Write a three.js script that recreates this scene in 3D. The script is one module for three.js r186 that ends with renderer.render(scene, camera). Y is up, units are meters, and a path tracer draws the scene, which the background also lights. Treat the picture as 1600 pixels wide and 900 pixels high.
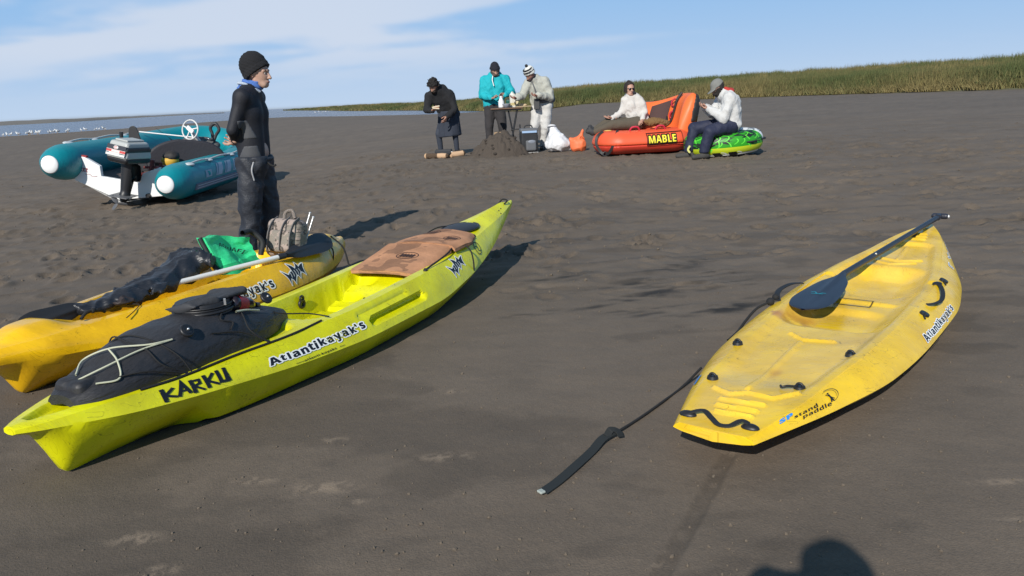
import * as THREE from 'three';
import { mergeGeometries, mergeVertices, toCreasedNormals } from 'three/addons/utils/BufferGeometryUtils.js';
import { RoundedBoxGeometry } from 'three/addons/geometries/RoundedBoxGeometry.js';

// ------------------------------------------------------------------ camera, sky, sun, exposure
const R = Math.PI / 180;
const scene = new THREE.Scene();
const renderer = new THREE.WebGLRenderer();
renderer.toneMapping = THREE.LinearToneMapping;
renderer.toneMappingExposure = 1.0;
renderer.shadowMap.enabled = true;
const camera = new THREE.PerspectiveCamera(2 * Math.atan(450 / 1232) / R, 16 / 9, 0.05, 6000);
camera.position.set(0, 1.27, 0);
camera.rotation.order = 'YXZ';
camera.rotation.set(-13.55 * R, 0, -2.7 * R);
scene.add(camera);

// noise tools (seeded)
function mulberry(a) { return () => { a |= 0; a = a + 0x6D2B79F5 | 0; let t = Math.imul(a ^ a >>> 15, 1 | a); t = t + Math.imul(t ^ t >>> 7, 61 | t) ^ t; return ((t ^ t >>> 14) >>> 0) / 4294967296; }; }
function h3(i, j, k) { let n = Math.imul(i, 374761393) + Math.imul(j, 668265263) + Math.imul(k, 1274126177) | 0; n = Math.imul(n ^ n >>> 13, 1274126177); return ((n ^ n >>> 16) >>> 0) / 4294967296; }
const fade = t => t * t * t * (t * (t * 6 - 15) + 10);
function vn(x, y = 0, z = 0) {
  const i = Math.floor(x), j = Math.floor(y), k = Math.floor(z), u = fade(x - i), v = fade(y - j), w = fade(z - k);
  const L = (a, b, t) => a + (b - a) * t;
  return L(L(L(h3(i, j, k), h3(i + 1, j, k), u), L(h3(i, j + 1, k), h3(i + 1, j + 1, k), u), v),
    L(L(h3(i, j, k + 1), h3(i + 1, j, k + 1), u), L(h3(i, j + 1, k + 1), h3(i + 1, j + 1, k + 1), u), v), w) * 2 - 1;
}
function fbm(x, y, z = 0, o = 4) { let s = 0, a = 0.5; for (let i = 0; i < o; i++) { s += a * vn(x, y, z + i * 7.3); x *= 2.03; y *= 2.03; z *= 2.03; a *= 0.5; } return s; }
const sst = (a, b, x) => { const t = Math.min(1, Math.max(0, (x - a) / (b - a))); return t * t * (3 - 2 * t); };
const lerp = (a, b, t) => a + (b - a) * t;
const clamp = (x, a, b) => Math.min(b, Math.max(a, x));
// smooth curve through a table of [x, y]
function cur(T) {
  const n = T.length, m = [];
  for (let i = 0; i < n; i++) { if (i === 0 || i === n - 1) { m.push(0); const a = i ? n - 2 : 0; m[i] = (T[a + 1][1] - T[a][1]) / (T[a + 1][0] - T[a][0]); } else { const d0 = (T[i][1] - T[i - 1][1]) / (T[i][0] - T[i - 1][0]), d1 = (T[i + 1][1] - T[i][1]) / (T[i + 1][0] - T[i][0]); m.push(d0 * d1 <= 0 ? 0 : 2 * d0 * d1 / (d0 + d1)); } }
  return x => {
    if (x <= T[0][0]) return T[0][1]; if (x >= T[n - 1][0]) return T[n - 1][1];
    let i = 0; while (x > T[i + 1][0]) i++;
    const h = T[i + 1][0] - T[i][0], t = (x - T[i][0]) / h, t2 = t * t, t3 = t2 * t;
    return (2 * t3 - 3 * t2 + 1) * T[i][1] + (t3 - 2 * t2 + t) * h * m[i] + (-2 * t3 + 3 * t2) * T[i + 1][1] + (t3 - t2) * h * m[i + 1];
  };
}

// sun: behind the photographer on the left; shadows run away and to the right
const SUN_EL = 32.3 * R, SUN_AZ = 20 * R;
const toSun = new THREE.Vector3(-Math.sin(SUN_AZ) * Math.cos(SUN_EL), Math.sin(SUN_EL), Math.cos(SUN_AZ) * Math.cos(SUN_EL));
const sun = new THREE.DirectionalLight(new THREE.Color(1.0, 0.955, 0.88), 5);
sun.position.copy(toSun).multiplyScalar(60); sun.target.position.set(0, 0, -8);
sun.position.add(sun.target.position);
sun.castShadow = true; sun.shadow.mapSize.set(4096, 4096);
Object.assign(sun.shadow.camera, { left: -25, right: 25, top: 25, bottom: -25, near: 1, far: 150 });
scene.add(sun, sun.target);

// sky: clear blue air with thin veils of cloud
{
  const W = 2048, H = 1024, D = new Float32Array(W * H * 4);
  for (let j = 0; j < H; j++) for (let i = 0; i < W; i++) {
    const el = (j + 0.5) / H * Math.PI - Math.PI / 2, a = ((i + 0.5) / W - 0.5) * 2 * Math.PI;   // direction: x = cos(a), z = sin(a)
    const y = Math.sin(el), c = Math.cos(el), x = c * Math.cos(a), z = c * Math.sin(a);
    const e = Math.max(0, y);
    const t = 1 - Math.exp(-e * 7), dim = lerp(1, 0.36, sst(0.1, 0.75, e));   // pale towards the horizon, deep blue overhead
    let r = lerp(0.52, 0.13, t) * dim, g = lerp(0.655, 0.42, t) * dim, b = lerp(0.84, 0.82, t) * dim;
    if (y > 0.0) {
      // veil of high cloud, seen in perspective on a layer; a bank of it lies over the sea
      const q = 1 / (y + 0.10), px = x * q, pz = z * q;
      const warp = fbm(px * 0.5 + 3.1, pz * 0.5 + 1.7, 0.5, 3);
      const streak = fbm(px * 0.42 + warp * 1.3 + 8.3, pz * 1.1 + warp * 0.9 - px * 0.3, 2.2, 6), fine = fbm(px * 2.6 + warp * 3, pz * 3.4, 9.1, 4);
      const bank = sst(0.74, 0.97, (x * Math.sin(-27 * R) - z * Math.cos(-27 * R)) / Math.max(c, 0.05));
      const m = clamp(sst(-0.44, 0.42, streak * 1.35 + fine * 0.5 + (bank - 0.85) * 0.75) * sst(0.0, 0.075, y) * 0.82 * (0.25 + 0.75 * bank), 0, 1);
      const cd = lerp(1, 0.6, sst(0.15, 0.8, e)); r = lerp(r, 0.66 * cd, m); g = lerp(g, 0.725 * cd, m); b = lerp(b, 0.84 * cd, m);
    }
    if (y < 0) { r = 0.3; g = 0.33; b = 0.36; }
    const o = (j * W + i) * 4; D[o] = r; D[o + 1] = g; D[o + 2] = b; D[o + 3] = 1;
  }
  const sky = new THREE.DataTexture(D, W, H, THREE.RGBAFormat, THREE.FloatType);
  sky.mapping = THREE.EquirectangularReflectionMapping; sky.magFilter = sky.minFilter = THREE.LinearFilter; sky.needsUpdate = true;
  scene.background = sky; scene.environment = sky;
}

// ------------------------------------------------------------------ building tools
const V = (x, y, z) => new THREE.Vector3(x, y, z);
const used = {};
function numbered(n) { used[n] = (used[n] ?? -1) + 1; return used[n] ? n + '_' + String(used[n]).padStart(3, '0') : n; }
function thing(name, label, category, [x, y, z] = [0, 0, 0], turn = 0, group) {
  const o = new THREE.Group(); o.name = numbered(name); o.position.set(x, y, z); o.rotation.y = turn;
  o.userData = { label, category }; if (group) o.userData.group = group;
  scene.add(o); return o;
}
function part(name, geo, material, parent, label) {
  const g = Array.isArray(geo) ? join(geo) : geo;
  const m = new THREE.Mesh(g, material); m.name = name; m.castShadow = m.receiveShadow = true; parent.add(m);
  if (label) m.userData.label = label;
  return m;
}
function single(name, geo, material, label, category, group) { const m = part(numbered(name), geo, material, scene); m.userData = { label, category }; if (group) m.userData.group = group; return m; }
function join(list) {
  list = list.map(g => { g = g.index ? g.toNonIndexed() : g.clone(); for (const k of Object.keys(g.attributes)) if (!['position', 'normal', 'uv'].includes(k)) g.deleteAttribute(k); if (!g.attributes.uv) g.setAttribute('uv', new THREE.BufferAttribute(new Float32Array(g.attributes.position.count * 2), 2)); return g; });
  return mergeGeometries(list);
}
const mat = (r, g, b, rough = 0.8, o = {}) => new THREE.MeshStandardMaterial({ color: new THREE.Color().setRGB(r, g, b), roughness: rough, ...o });
const hex = (h, rough = 0.8, o = {}) => new THREE.MeshStandardMaterial({ color: new THREE.Color(h), roughness: rough, ...o });
function tube(pts, r, seg = 24, rs = 8, closed = false) { return new THREE.TubeGeometry(new THREE.CatmullRomCurve3(pts.map(p => Array.isArray(p) ? V(...p) : p), closed, 'centripetal'), seg, r, rs, closed); }
function capTube(pts, r, seg = 24, rs = 8) { const a = pts[0], b = pts[pts.length - 1]; const f = p => Array.isArray(p) ? V(...p) : p; const s1 = new THREE.SphereGeometry(r, rs, 6).translate(...f(a).toArray()), s2 = new THREE.SphereGeometry(r, rs, 6).translate(...f(b).toArray()); return join([tube(pts, r, seg, rs), s1, s2]); }
function bar(a, b, r0, r1 = r0, seg = 10) { const A = V(...a), B = V(...b), g = new THREE.CylinderGeometry(r1, r0, A.distanceTo(B), seg); g.translate(0, A.distanceTo(B) / 2, 0); g.applyQuaternion(new THREE.Quaternion().setFromUnitVectors(V(0, 1, 0), B.clone().sub(A).normalize())); g.translate(...a); return g; }
function rbox(w, h, d, r, x = 0, y = 0, z = 0) { return new RoundedBoxGeometry(w, h, d, 3, r).translate(x, y, z); }
// strap: flat band through points with a given up vector
function band(pts, width, thick, up = V(0, 1, 0), n = 30) {
  const c = new THREE.CatmullRomCurve3(pts.map(p => V(...p)), false, 'centripetal'), P = [], I = [];
  for (let i = 0; i <= n; i++) {
    const p = c.getPoint(i / n), t = c.getTangent(i / n), s = t.clone().cross(up).normalize(), u = s.clone().cross(t).normalize();
    for (const [a, b] of [[-1, -1], [1, -1], [1, 1], [-1, 1]]) { const q = p.clone().addScaledVector(s, a * width / 2).addScaledVector(u, b * thick / 2); P.push(q.x, q.y, q.z); }
    if (i < n) for (let k = 0; k < 4; k++) { const a = i * 4 + k, b = i * 4 + (k + 1) % 4; I.push(a, b, b + 4, a, b + 4, a + 4); }
  }
  I.push(0, 2, 1, 0, 3, 2, n * 4, n * 4 + 1, n * 4 + 2, n * 4, n * 4 + 2, n * 4 + 3);
  const g = new THREE.BufferGeometry(); g.setAttribute('position', new THREE.Float32BufferAttribute(P, 3)); g.setIndex(I);
  return toCreasedNormals(g, 0.9);
}
// sheet given by a function of (u, v) in 0..1, uv set for printing on it
function sheet(fn, nu, nv) {
  const P = [], U = [], I = [];
  for (let j = 0; j <= nv; j++) for (let i = 0; i <= nu; i++) { const p = fn(i / nu, j / nv); P.push(p.x, p.y, p.z); U.push(i / nu, j / nv); }
  for (let j = 0; j < nv; j++) for (let i = 0; i < nu; i++) { const a = j * (nu + 1) + i; I.push(a, a + 1, a + nu + 2, a, a + nu + 2, a + nu + 1); }
  const g = new THREE.BufferGeometry(); g.setAttribute('position', new THREE.Float32BufferAttribute(P, 3)); g.setAttribute('uv', new THREE.Float32BufferAttribute(U, 2)); g.setIndex(I); g.computeVertexNormals(); return g;
}
// iso-surface of a signed distance on a grid (surface nets); project pulls the points onto the surface
function nets(sdf, lo, hi, cell) {
  const n = [0, 1, 2].map(k => Math.ceil((hi[k] - lo[k]) / cell) + 1), [nx, ny, nz] = n, F = new Float32Array(nx * ny * nz);
  for (let k = 0, o = 0; k < nz; k++) for (let j = 0; j < ny; j++) for (let i = 0; i < nx; i++, o++) F[o] = sdf(lo[0] + i * cell, lo[1] + j * cell, lo[2] + k * cell);
  const id = new Int32Array(nx * ny * nz).fill(-1), P = [], I = [], at = (i, j, k) => i + nx * (j + ny * k);
  for (let k = 0; k < nz - 1; k++) for (let j = 0; j < ny - 1; j++) for (let i = 0; i < nx - 1; i++) {
    let m = 0, f = [];
    for (let c = 0; c < 8; c++) { const v = F[at(i + (c & 1), j + (c >> 1 & 1), k + (c >> 2))]; f.push(v); if (v < 0) m++; }
    if (m === 0 || m === 8) continue;
    let x = 0, y = 0, z = 0, q = 0;
    for (let a = 0; a < 8; a++) for (const b of [1, 2, 4]) if (!(a & b)) { const u = f[a], w = f[a | b]; if ((u < 0) !== (w < 0)) { const t = u / (u - w); x += (a & 1) + (b === 1 ? t : 0); y += (a >> 1 & 1) + (b === 2 ? t : 0); z += (a >> 2) + (b === 4 ? t : 0); q++; } }
    id[at(i, j, k)] = P.length / 3; P.push(lo[0] + (i + x / q) * cell, lo[1] + (j + y / q) * cell, lo[2] + (k + z / q) * cell);
  }
  for (let k = 1; k < nz - 1; k++) for (let j = 1; j < ny - 1; j++) for (let i = 1; i < nx - 1; i++) {
    const s = F[at(i, j, k)] < 0;
    const quad = (a, b, c, d) => { if (a < 0 || b < 0 || c < 0 || d < 0) return; if (s) I.push(a, b, c, a, c, d); else I.push(a, c, b, a, d, c); };
    if (s !== F[at(i + 1, j, k)] < 0) quad(id[at(i, j - 1, k - 1)], id[at(i, j, k - 1)], id[at(i, j, k)], id[at(i, j - 1, k)]);
    if (s !== F[at(i, j + 1, k)] < 0) quad(id[at(i - 1, j, k - 1)], id[at(i - 1, j, k)], id[at(i, j, k)], id[at(i, j, k - 1)]);
    if (s !== F[at(i, j, k + 1)] < 0) quad(id[at(i - 1, j - 1, k)], id[at(i, j - 1, k)], id[at(i, j, k)], id[at(i - 1, j, k)]);
  }
  const g = new THREE.BufferGeometry(); g.setAttribute('position', new THREE.Float32BufferAttribute(P, 3)); g.setIndex(I); g.computeVertexNormals();
  const uv = new Float32Array(P.length / 3 * 2); for (let i = 0; i < P.length / 3; i++) { uv[i * 2] = P[i * 3] + P[i * 3 + 2] * 0.7; uv[i * 2 + 1] = P[i * 3 + 1] + P[i * 3 + 2] * 0.2; }
  g.setAttribute('uv', new THREE.BufferAttribute(uv, 2));
  return g;
}
const smin = (a, b, k) => { const h = Math.max(k - Math.abs(a - b), 0) / k; return Math.min(a, b) - h * h * k * 0.25; };
const smax = (a, b, k) => -smin(-a, -b, k);
// tapered capsule distance
function cone(x, y, z, a, b, ra, rb) {
  const dx = b[0] - a[0], dy = b[1] - a[1], dz = b[2] - a[2], px = x - a[0], py = y - a[1], pz = z - a[2];
  const t = clamp((px * dx + py * dy + pz * dz) / (dx * dx + dy * dy + dz * dz + 1e-9), 0, 1);
  return Math.hypot(px - dx * t, py - dy * t, pz - dz * t) - (ra + (rb - ra) * t);
}
const ell = (x, y, z, c, r) => { const X = (x - c[0]) / r[0], Y = (y - c[1]) / r[1], Z = (z - c[2]) / r[2], k = Math.hypot(X, Y, Z); return (k - 1) * Math.min(r[0], r[1], r[2]); };
const rboxd = (x, y, z, c, b, r) => { const X = Math.abs(x - c[0]) - b[0] + r, Y = Math.abs(y - c[1]) - b[1] + r, Z = Math.abs(z - c[2]) - b[2] + r; return Math.hypot(Math.max(X, 0), Math.max(Y, 0), Math.max(Z, 0)) + Math.min(Math.max(X, Y, Z), 0) - r; };
// grey-scale noise texture for bump and for tint
function dataTex(n, fn, srgb = false) {
  const D = new Uint8Array(n * n * 4);
  for (let j = 0; j < n; j++) for (let i = 0; i < n; i++) { const c = fn(i / n, j / n), o = (j * n + i) * 4; for (let k = 0; k < 3; k++) D[o + k] = clamp((Array.isArray(c) ? c[k] : c) * 255, 0, 255); D[o + 3] = 255; }
  const t = new THREE.DataTexture(D, n, n); t.wrapS = t.wrapT = THREE.RepeatWrapping; t.magFilter = THREE.LinearFilter; t.minFilter = THREE.LinearMipmapLinearFilter; t.generateMipmaps = true; if (srgb) t.colorSpace = THREE.SRGBColorSpace; t.needsUpdate = true; return t;
}
// tiling noise: value noise on a wrapped lattice
function tn(u, v, f, seed) { const x = u * f, y = v * f, i = Math.floor(x), j = Math.floor(y), a = fade(x - i), b = fade(y - j), g = (p, q) => h3(((p % f) + f) % f, ((q % f) + f) % f, seed); return lerp(lerp(g(i, j), g(i + 1, j), a), lerp(g(i, j + 1), g(i + 1, j + 1), a), b); }
function tfbm(u, v, f, seed, o = 5) { let s = 0, a = 0.5, t = 0; for (let i = 0; i < o; i++) { s += a * tn(u, v, f, seed + i); t += a; f *= 2; a *= 0.55; } return s / t; }
function canvasTex(w, h, draw) { const c = document.createElement('canvas'); c.width = w; c.height = h; const x = c.getContext('2d'); x.clearRect(0, 0, w, h); draw(x, w, h); const t = new THREE.CanvasTexture(c); t.colorSpace = THREE.SRGBColorSpace; t.anisotropy = 8; return t; }
const printMat = (tex, rough = 0.45) => new THREE.MeshStandardMaterial({ map: tex, transparent: true, roughness: rough, side: THREE.DoubleSide });
// ------------------------------------------------------------------ the beach, the water, the marsh
const riseR = cur([[0, 0], [7, 0], [10, 0.09], [13.3, 0.2], [16, 0.25], [25, 0.31], [60, 0.44], [120, 0.46], [900, 0.46]]);
const riseL = cur([[0, 0], [7, 0], [10, 0.03], [12.5, 0.05], [16, 0.04], [25, 0.0], [60, -0.13]]);
const shoreR = cur([[-180, 90], [-60, 95], [-32, 104], [-24.5, 118], [-19, 146], [-16, 156], [-10.5, 123], [-4, 103], [2, 108], [8, 150], [20, 400], [180, 400]]);
const WATER_Y = -0.3;
function baseH(x, z) {
  const r = Math.hypot(x, z), az = Math.atan2(x, -z) / R, S = shoreR(az);
  const l = r < 60 ? riseL(r) : lerp(-0.13, WATER_Y, (r - 60) / (S - 60));
  const right = riseR(r);
  const far = r < 25 ? right : lerp(right, lerp(-0.13, WATER_Y, (r - 60) / (S - 60)), sst(25, 85, r) * (1 - sst(0.5, 7, az)));
  return Math.max(-1.2, lerp(l, far, sst(-18, -5, az) * (az > 120 || az < -120 ? 0 : 1)));
}
// prints of feet and dents of the trampled sand: [x, z, angle, half length, half width, depth]
const prints = [];
{
  const q = mulberry(11);
  const add = (x, z, a, l, w, d) => prints.push([x, z, a, l, w, d]);
  const scatter = (n, x0, x1, z0, z1, dep) => { for (let i = 0; i < n; i++) add(lerp(x0, x1, q()), lerp(z0, z1, q()), q() * 6.28, 0.09 + q() * 0.07, 0.04 + q() * 0.035, dep * (0.5 + q())); };
  scatter(700, -5, 8, -13.5, -6.0, 0.021); scatter(330, -9, -2.2, -12, -4.6, 0.018); scatter(160, -13, -3, -19, -11.5, 0.02); scatter(380, -3, 6, -17, -12.0, 0.026); scatter(200, 5, 14, -18, -7, 0.02);
  scatter(60, -0.2, 5.5, -6.6, -4.8, 0.009);
  for (let k = 0; k < 9; k++) { let x = lerp(-4, 4, q()), z = -14.5, a = lerp(-0.6, 0.6, q()); for (let i = 0; i < 13; i++) { z += 0.62 * Math.cos(a); x += 0.62 * Math.sin(a) + (i % 2 ? 0.1 : -0.1); a += (q() - 0.5) * 0.2; add(x, z, Math.PI / 2 + a, 0.14, 0.055, 0.026); } }
}
const cells = new Map();
prints.forEach((p, i) => { for (let a = -1; a <= 1; a++) for (let b = -1; b <= 1; b++) { const k = (Math.floor(p[0] / 0.3) + a) + ',' + (Math.floor(p[1] / 0.3) + b); if (!cells.has(k)) cells.set(k, []); cells.get(k).push(i); } });
const DRAG = [0.724, -2.547, -0.48, 0.877]; // start and direction of the mark left by the board's fin
const dragAt = (x, z) => [(x - DRAG[0]) * DRAG[2] + (z - DRAG[1]) * DRAG[3], (x - DRAG[0]) * DRAG[3] - (z - DRAG[1]) * DRAG[2]];
function detailH(x, z) {
  const r = Math.hypot(x, z), az = Math.atan2(x, -z) / R;
  if (r > 70 || z > 0.5) return 0;
  let h = 0;
  const rough = sst(3.5, 7.5, r) * (1 - sst(28, 60, r)) * (0.55 + 0.45 * fbm(x * 0.3, z * 0.3, 5, 2) * 2);
  h += fbm(x * 1.3, z * 2.4, 1, 4) * 0.036 * (0.2 + rough) + fbm(x * 5, z * 8.5, 3, 3) * 0.024 * (0.08 + rough) + fbm(x * 11, z * 15, 6, 2) * 0.012 * rough + fbm(x * 0.5, z * 0.6, 8, 2) * 0.02;
  const lst = cells.get(Math.floor(x / 0.3) + ',' + Math.floor(z / 0.3));
  if (lst && r > 1.5) for (const i of lst) {
    const [px, pz, a, l, w, d] = prints[i], c = Math.cos(a), s = Math.sin(a), dx = x - px, dz = z - pz, u = (dx * c + dz * s) / l, v = (-dx * s + dz * c) / w, k = Math.hypot(u, v);
    if (k < 1.9) h += d * (-(1 - sst(0.72, 1.02, k)) * (0.8 + 0.4 * u) + 0.6 * sst(0.85, 1.1, k) * (1 - sst(1.1, 1.9, k)));
  }
  // drag mark left by the board's fin
  const [t, off] = dragAt(x, z);
  if (t > -0.05 && t < 1.6) h -= 0.007 * (1 - sst(0.018, 0.034, Math.abs(off)));
  return h;
}
const groundH = (x, z) => baseH(x, z) + detailH(x, z);
// colour of the sand: dark wet lenses, dried salt and foam remains
const foamSpots = [[-0.68, -2.47, .12, .05], [-0.93, -2.55, .08, .03], [-1.2, -2.2, .09, .04], [-1.05, -2.02, .06, .03], [-1.13, -1.93, .1, .03], [-0.72, -2.86, .06, .025], [-0.27, -2.65, .11, .035], [-0.3, -3.3, .07, .03], [-0.53, -2.36, .03, .02], [-0.83, -1.82, .09, .035], [-0.42, -1.84, .05, .03], [1.55, -2.3, .14, .02], [1.72, -2.12, .2, .03], [1.5, -2.08, .12, .015], [1.84, -2.25, .1, .04], [0.35, -1.95, .06, .02]];
const wetStreaks = (() => { const q = mulberry(91), l = []; for (let i = 0; i < 34; i++) l.push([0.1 + q() * 1.5, -4.4 - q() * 1.6, 0.1 + q() * 0.2, 0.025 + q() * 0.04, 0.45 + q() * 0.3]); for (let i = 0; i < 14; i++) l.push([1.9 + q() * 2.2, -3.0 - q() * 2.0, 0.1 + q() * 0.25, 0.025 + q() * 0.04, 0.4]); for (let i = 0; i < 8; i++) l.push([-1.6 + q() * 2.4, -1.8 - q() * 0.9, 0.08 + q() * 0.2, 0.03 + q() * 0.04, 0.2]); return l; })();
function sandTint(x, z) {
  const r = Math.hypot(x, z); let c = 1;
  c += fbm(x * 0.35, z * 0.8, 12, 3) * 0.16 + fbm(x * 2.2, z * 5.5, 14, 3) * 0.12 + fbm(x * 7, z * 13, 17, 3) * 0.12 * sst(3, 6, r);
  const [dt, dof] = dragAt(x, z); if (dt > -0.05 && dt < 1.6) c *= 1 - 0.24 * (1 - sst(0.02, 0.036, Math.abs(dof + 0.006 * vn(dt * 9)))) * sst(-0.6, 0.1, vn(x * 30, z * 30) + 0.3);
  for (const [wx, wz, a, b, k] of wetStreaks) { const u = ((x - wx) * 0.94 - (z - wz) * 0.34) / a, v = ((x - wx) * 0.34 + (z - wz) * 0.94) / b, q = Math.hypot(u, v); if (q < 1.6) c *= 1 - k * (1 - sst(0.2, 1.5, q)) * sst(-0.35, 0.3, fbm(x * 9 - z * 3, z * 26, 8, 3)); }
  const wet = sst(0.2, 0.34, fbm(x * 2.4 + z * 0.9 + 4, z * 5.2 - x * 0.6, 21, 4) + 0.3 * fbm(x * 0.5, z * 0.5, 40, 2)) * sst(2.8, 4.2, r) * (1 - sst(8, 12, r)) * sst(-0.6, 0.3, x);
  c *= 1 - wet * 0.22;
  if (r < 9) { const falloff = sst(-0.1, 0.1, 0.75 * fbm(x * 0.9, z * 1.5, 61, 4) + 0.22 * fbm(x * 7, z * 12, 63, 3) + clamp((-0.25 - x) * 0.35, -0.6, 0.4)) * (1 - sst(6, 9, r)); c *= 1 - 0.22 * falloff; } // darker near-left sand: vignette falloff painted into its colour, ragged edge
  let f = 0;
  if (r < 4.5) for (const [fx, fz, a, b] of foamSpots) { const u = (x - fx) / a, v = (z - fz) / b, k = Math.hypot(u, v); if (k < 1.6) f = Math.max(f, (1 - sst(0.2, 1.5, k)) * sst(-0.1, 0.16, fbm(x * 34, z * 60, 3, 4))); }
  if (r > 9 && r < 60) f = Math.max(f, sst(0.3, 0.5, fbm(x * 1.1, z * 3.5, 33, 4)) * 0.25);
  return [c, f];
}
{
  const rad = []; for (let r = 0.4; r < 24; r *= 1.0058) rad.push(r); for (let r = 24; r < 1100; r *= 1.03) rad.push(r);
  const ang = []; for (let a = -180; a < -44; a += 6) ang.push(a); for (let a = -44; a < 44; a += 0.2) ang.push(a); for (let a = 44; a <= 180; a += 6) ang.push(a);
  const P = [0, 0, 0], C = [1, 1, 1], U = [0, 0], I = [], na = ang.length;
  for (const r of rad) for (const a of ang) {
    const x = r * Math.sin(a * R), z = -r * Math.cos(a * R), y = groundH(x, z); P.push(x, y, z); U.push(x, z);
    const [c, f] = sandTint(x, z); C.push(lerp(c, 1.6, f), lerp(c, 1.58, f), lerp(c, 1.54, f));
  }
  for (let i = 0; i < na - 1; i++) I.push(0, 1 + i, 2 + i);
  for (let j = 0; j < rad.length - 1; j++) for (let i = 0; i < na - 1; i++) { const a = 1 + j * na + i; I.push(a, a + na, a + na + 1, a, a + na + 1, a + 1); }
  const g = new THREE.BufferGeometry(); g.setAttribute('position', new THREE.Float32BufferAttribute(P, 3)); g.setAttribute('color', new THREE.Float32BufferAttribute(C, 3)); g.setAttribute('uv', new THREE.Float32BufferAttribute(U, 2)); g.setIndex(I); g.computeVertexNormals();
  const fine = dataTex(1024, (u, v) => { const a = tfbm(u, v, 8, 3, 3), b = tn(u, v, 256, 9), c = tn(u, v, 512, 12); const k = 0.78 + (a - 0.5) * 0.18 + (b - 0.5) * 0.12 + (c - 0.5) * 0.16 + (c > 0.965 ? 0.16 : 0); return k; });
  fine.repeat.set(1 / 1.7, 1 / 1.7);
  const bump = dataTex(1024, (u, v) => 0.5 + (tfbm(u, v, 24, 40, 5) - 0.5) * 0.7 + (tn(u, v, 400, 50) - 0.5) * 0.25); bump.repeat.set(1 / 1.3, 1 / 1.3);
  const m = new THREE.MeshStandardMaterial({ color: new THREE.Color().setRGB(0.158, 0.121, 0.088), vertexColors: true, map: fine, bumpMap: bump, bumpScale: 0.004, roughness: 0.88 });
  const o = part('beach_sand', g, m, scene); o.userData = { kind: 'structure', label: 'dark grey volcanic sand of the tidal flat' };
}
// water of the estuary, to the horizon
{
  const rad = [70, 90, 120, 170, 250, 400, 700, 1300, 2600, 5200], P = [], I = [], U = [], n = 73;
  for (const r of rad) for (let i = 0; i < n; i++) { const a = lerp(-110, 40, i / (n - 1)) * R; P.push(r * Math.sin(a), WATER_Y, -r * Math.cos(a)); U.push(r * Math.sin(a), r * Math.cos(a)); }
  for (let j = 0; j < rad.length - 1; j++) for (let i = 0; i < n - 1; i++) { const a = j * n + i; I.push(a, a + n + 1, a + n, a, a + 1, a + n + 1); }
  const g = new THREE.BufferGeometry(); g.setAttribute('position', new THREE.Float32BufferAttribute(P, 3)); g.setAttribute('uv', new THREE.Float32BufferAttribute(U, 2)); g.setIndex(I); g.computeVertexNormals();
  const nrm = g.attributes.normal; for (let i = 0; i < nrm.count; i++) nrm.setXYZ(i, 0, 1, 0);
  const b = dataTex(512, (u, v) => tfbm(u, v, 8, 70, 5)); b.repeat.set(1 / 9, 1 / 3.5);
  const m = new THREE.MeshStandardMaterial({ color: new THREE.Color().setRGB(0.085, 0.105, 0.15), roughness: 0.25, bumpMap: b, bumpScale: 0.25 });
  const o = part('water', g, m, scene); o.userData = { kind: 'structure', label: 'calm grey blue water of the estuary' };
}
// low sandbank across the water
{
  const P = [], I = [], n = 90; const prof = [[0, -0.9], [14, 0.35], [30, 1.15], [60, 1.35], [140, 0.6], [220, -0.8]];
  for (let i = 0; i < n; i++) { const a = lerp(-75, -19, i / (n - 1)), fadeK = 1 - sst(-30, -19, a) * 0.8, r0 = 400 * (1 + 0.03 * vn(a * 0.4)) * (1 + sst(-30, -19, a) * 0.9); for (const [d, y] of prof) { const r = r0 + d * (1 + sst(-28, -19, a)); P.push(r * Math.sin(a * R), y * fadeK + (y > 0 ? 0.25 * vn(a * 1.7, d) : 0), -r * Math.cos(a * R)); } }
  const k = prof.length; for (let i = 0; i < n - 1; i++) for (let j = 0; j < k - 1; j++) { const a = i * k + j; I.push(a, a + 1, a + k + 1, a, a + k + 1, a + k); }
  const g = new THREE.BufferGeometry(); g.setAttribute('position', new THREE.Float32BufferAttribute(P, 3)); g.setIndex(I); g.computeVertexNormals();
  const o = part('far_shore', g, mat(0.16, 0.145, 0.125, 0.95), scene); o.userData = { kind: 'structure', label: 'low brown sandbank on the far side of the water' };
}
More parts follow.
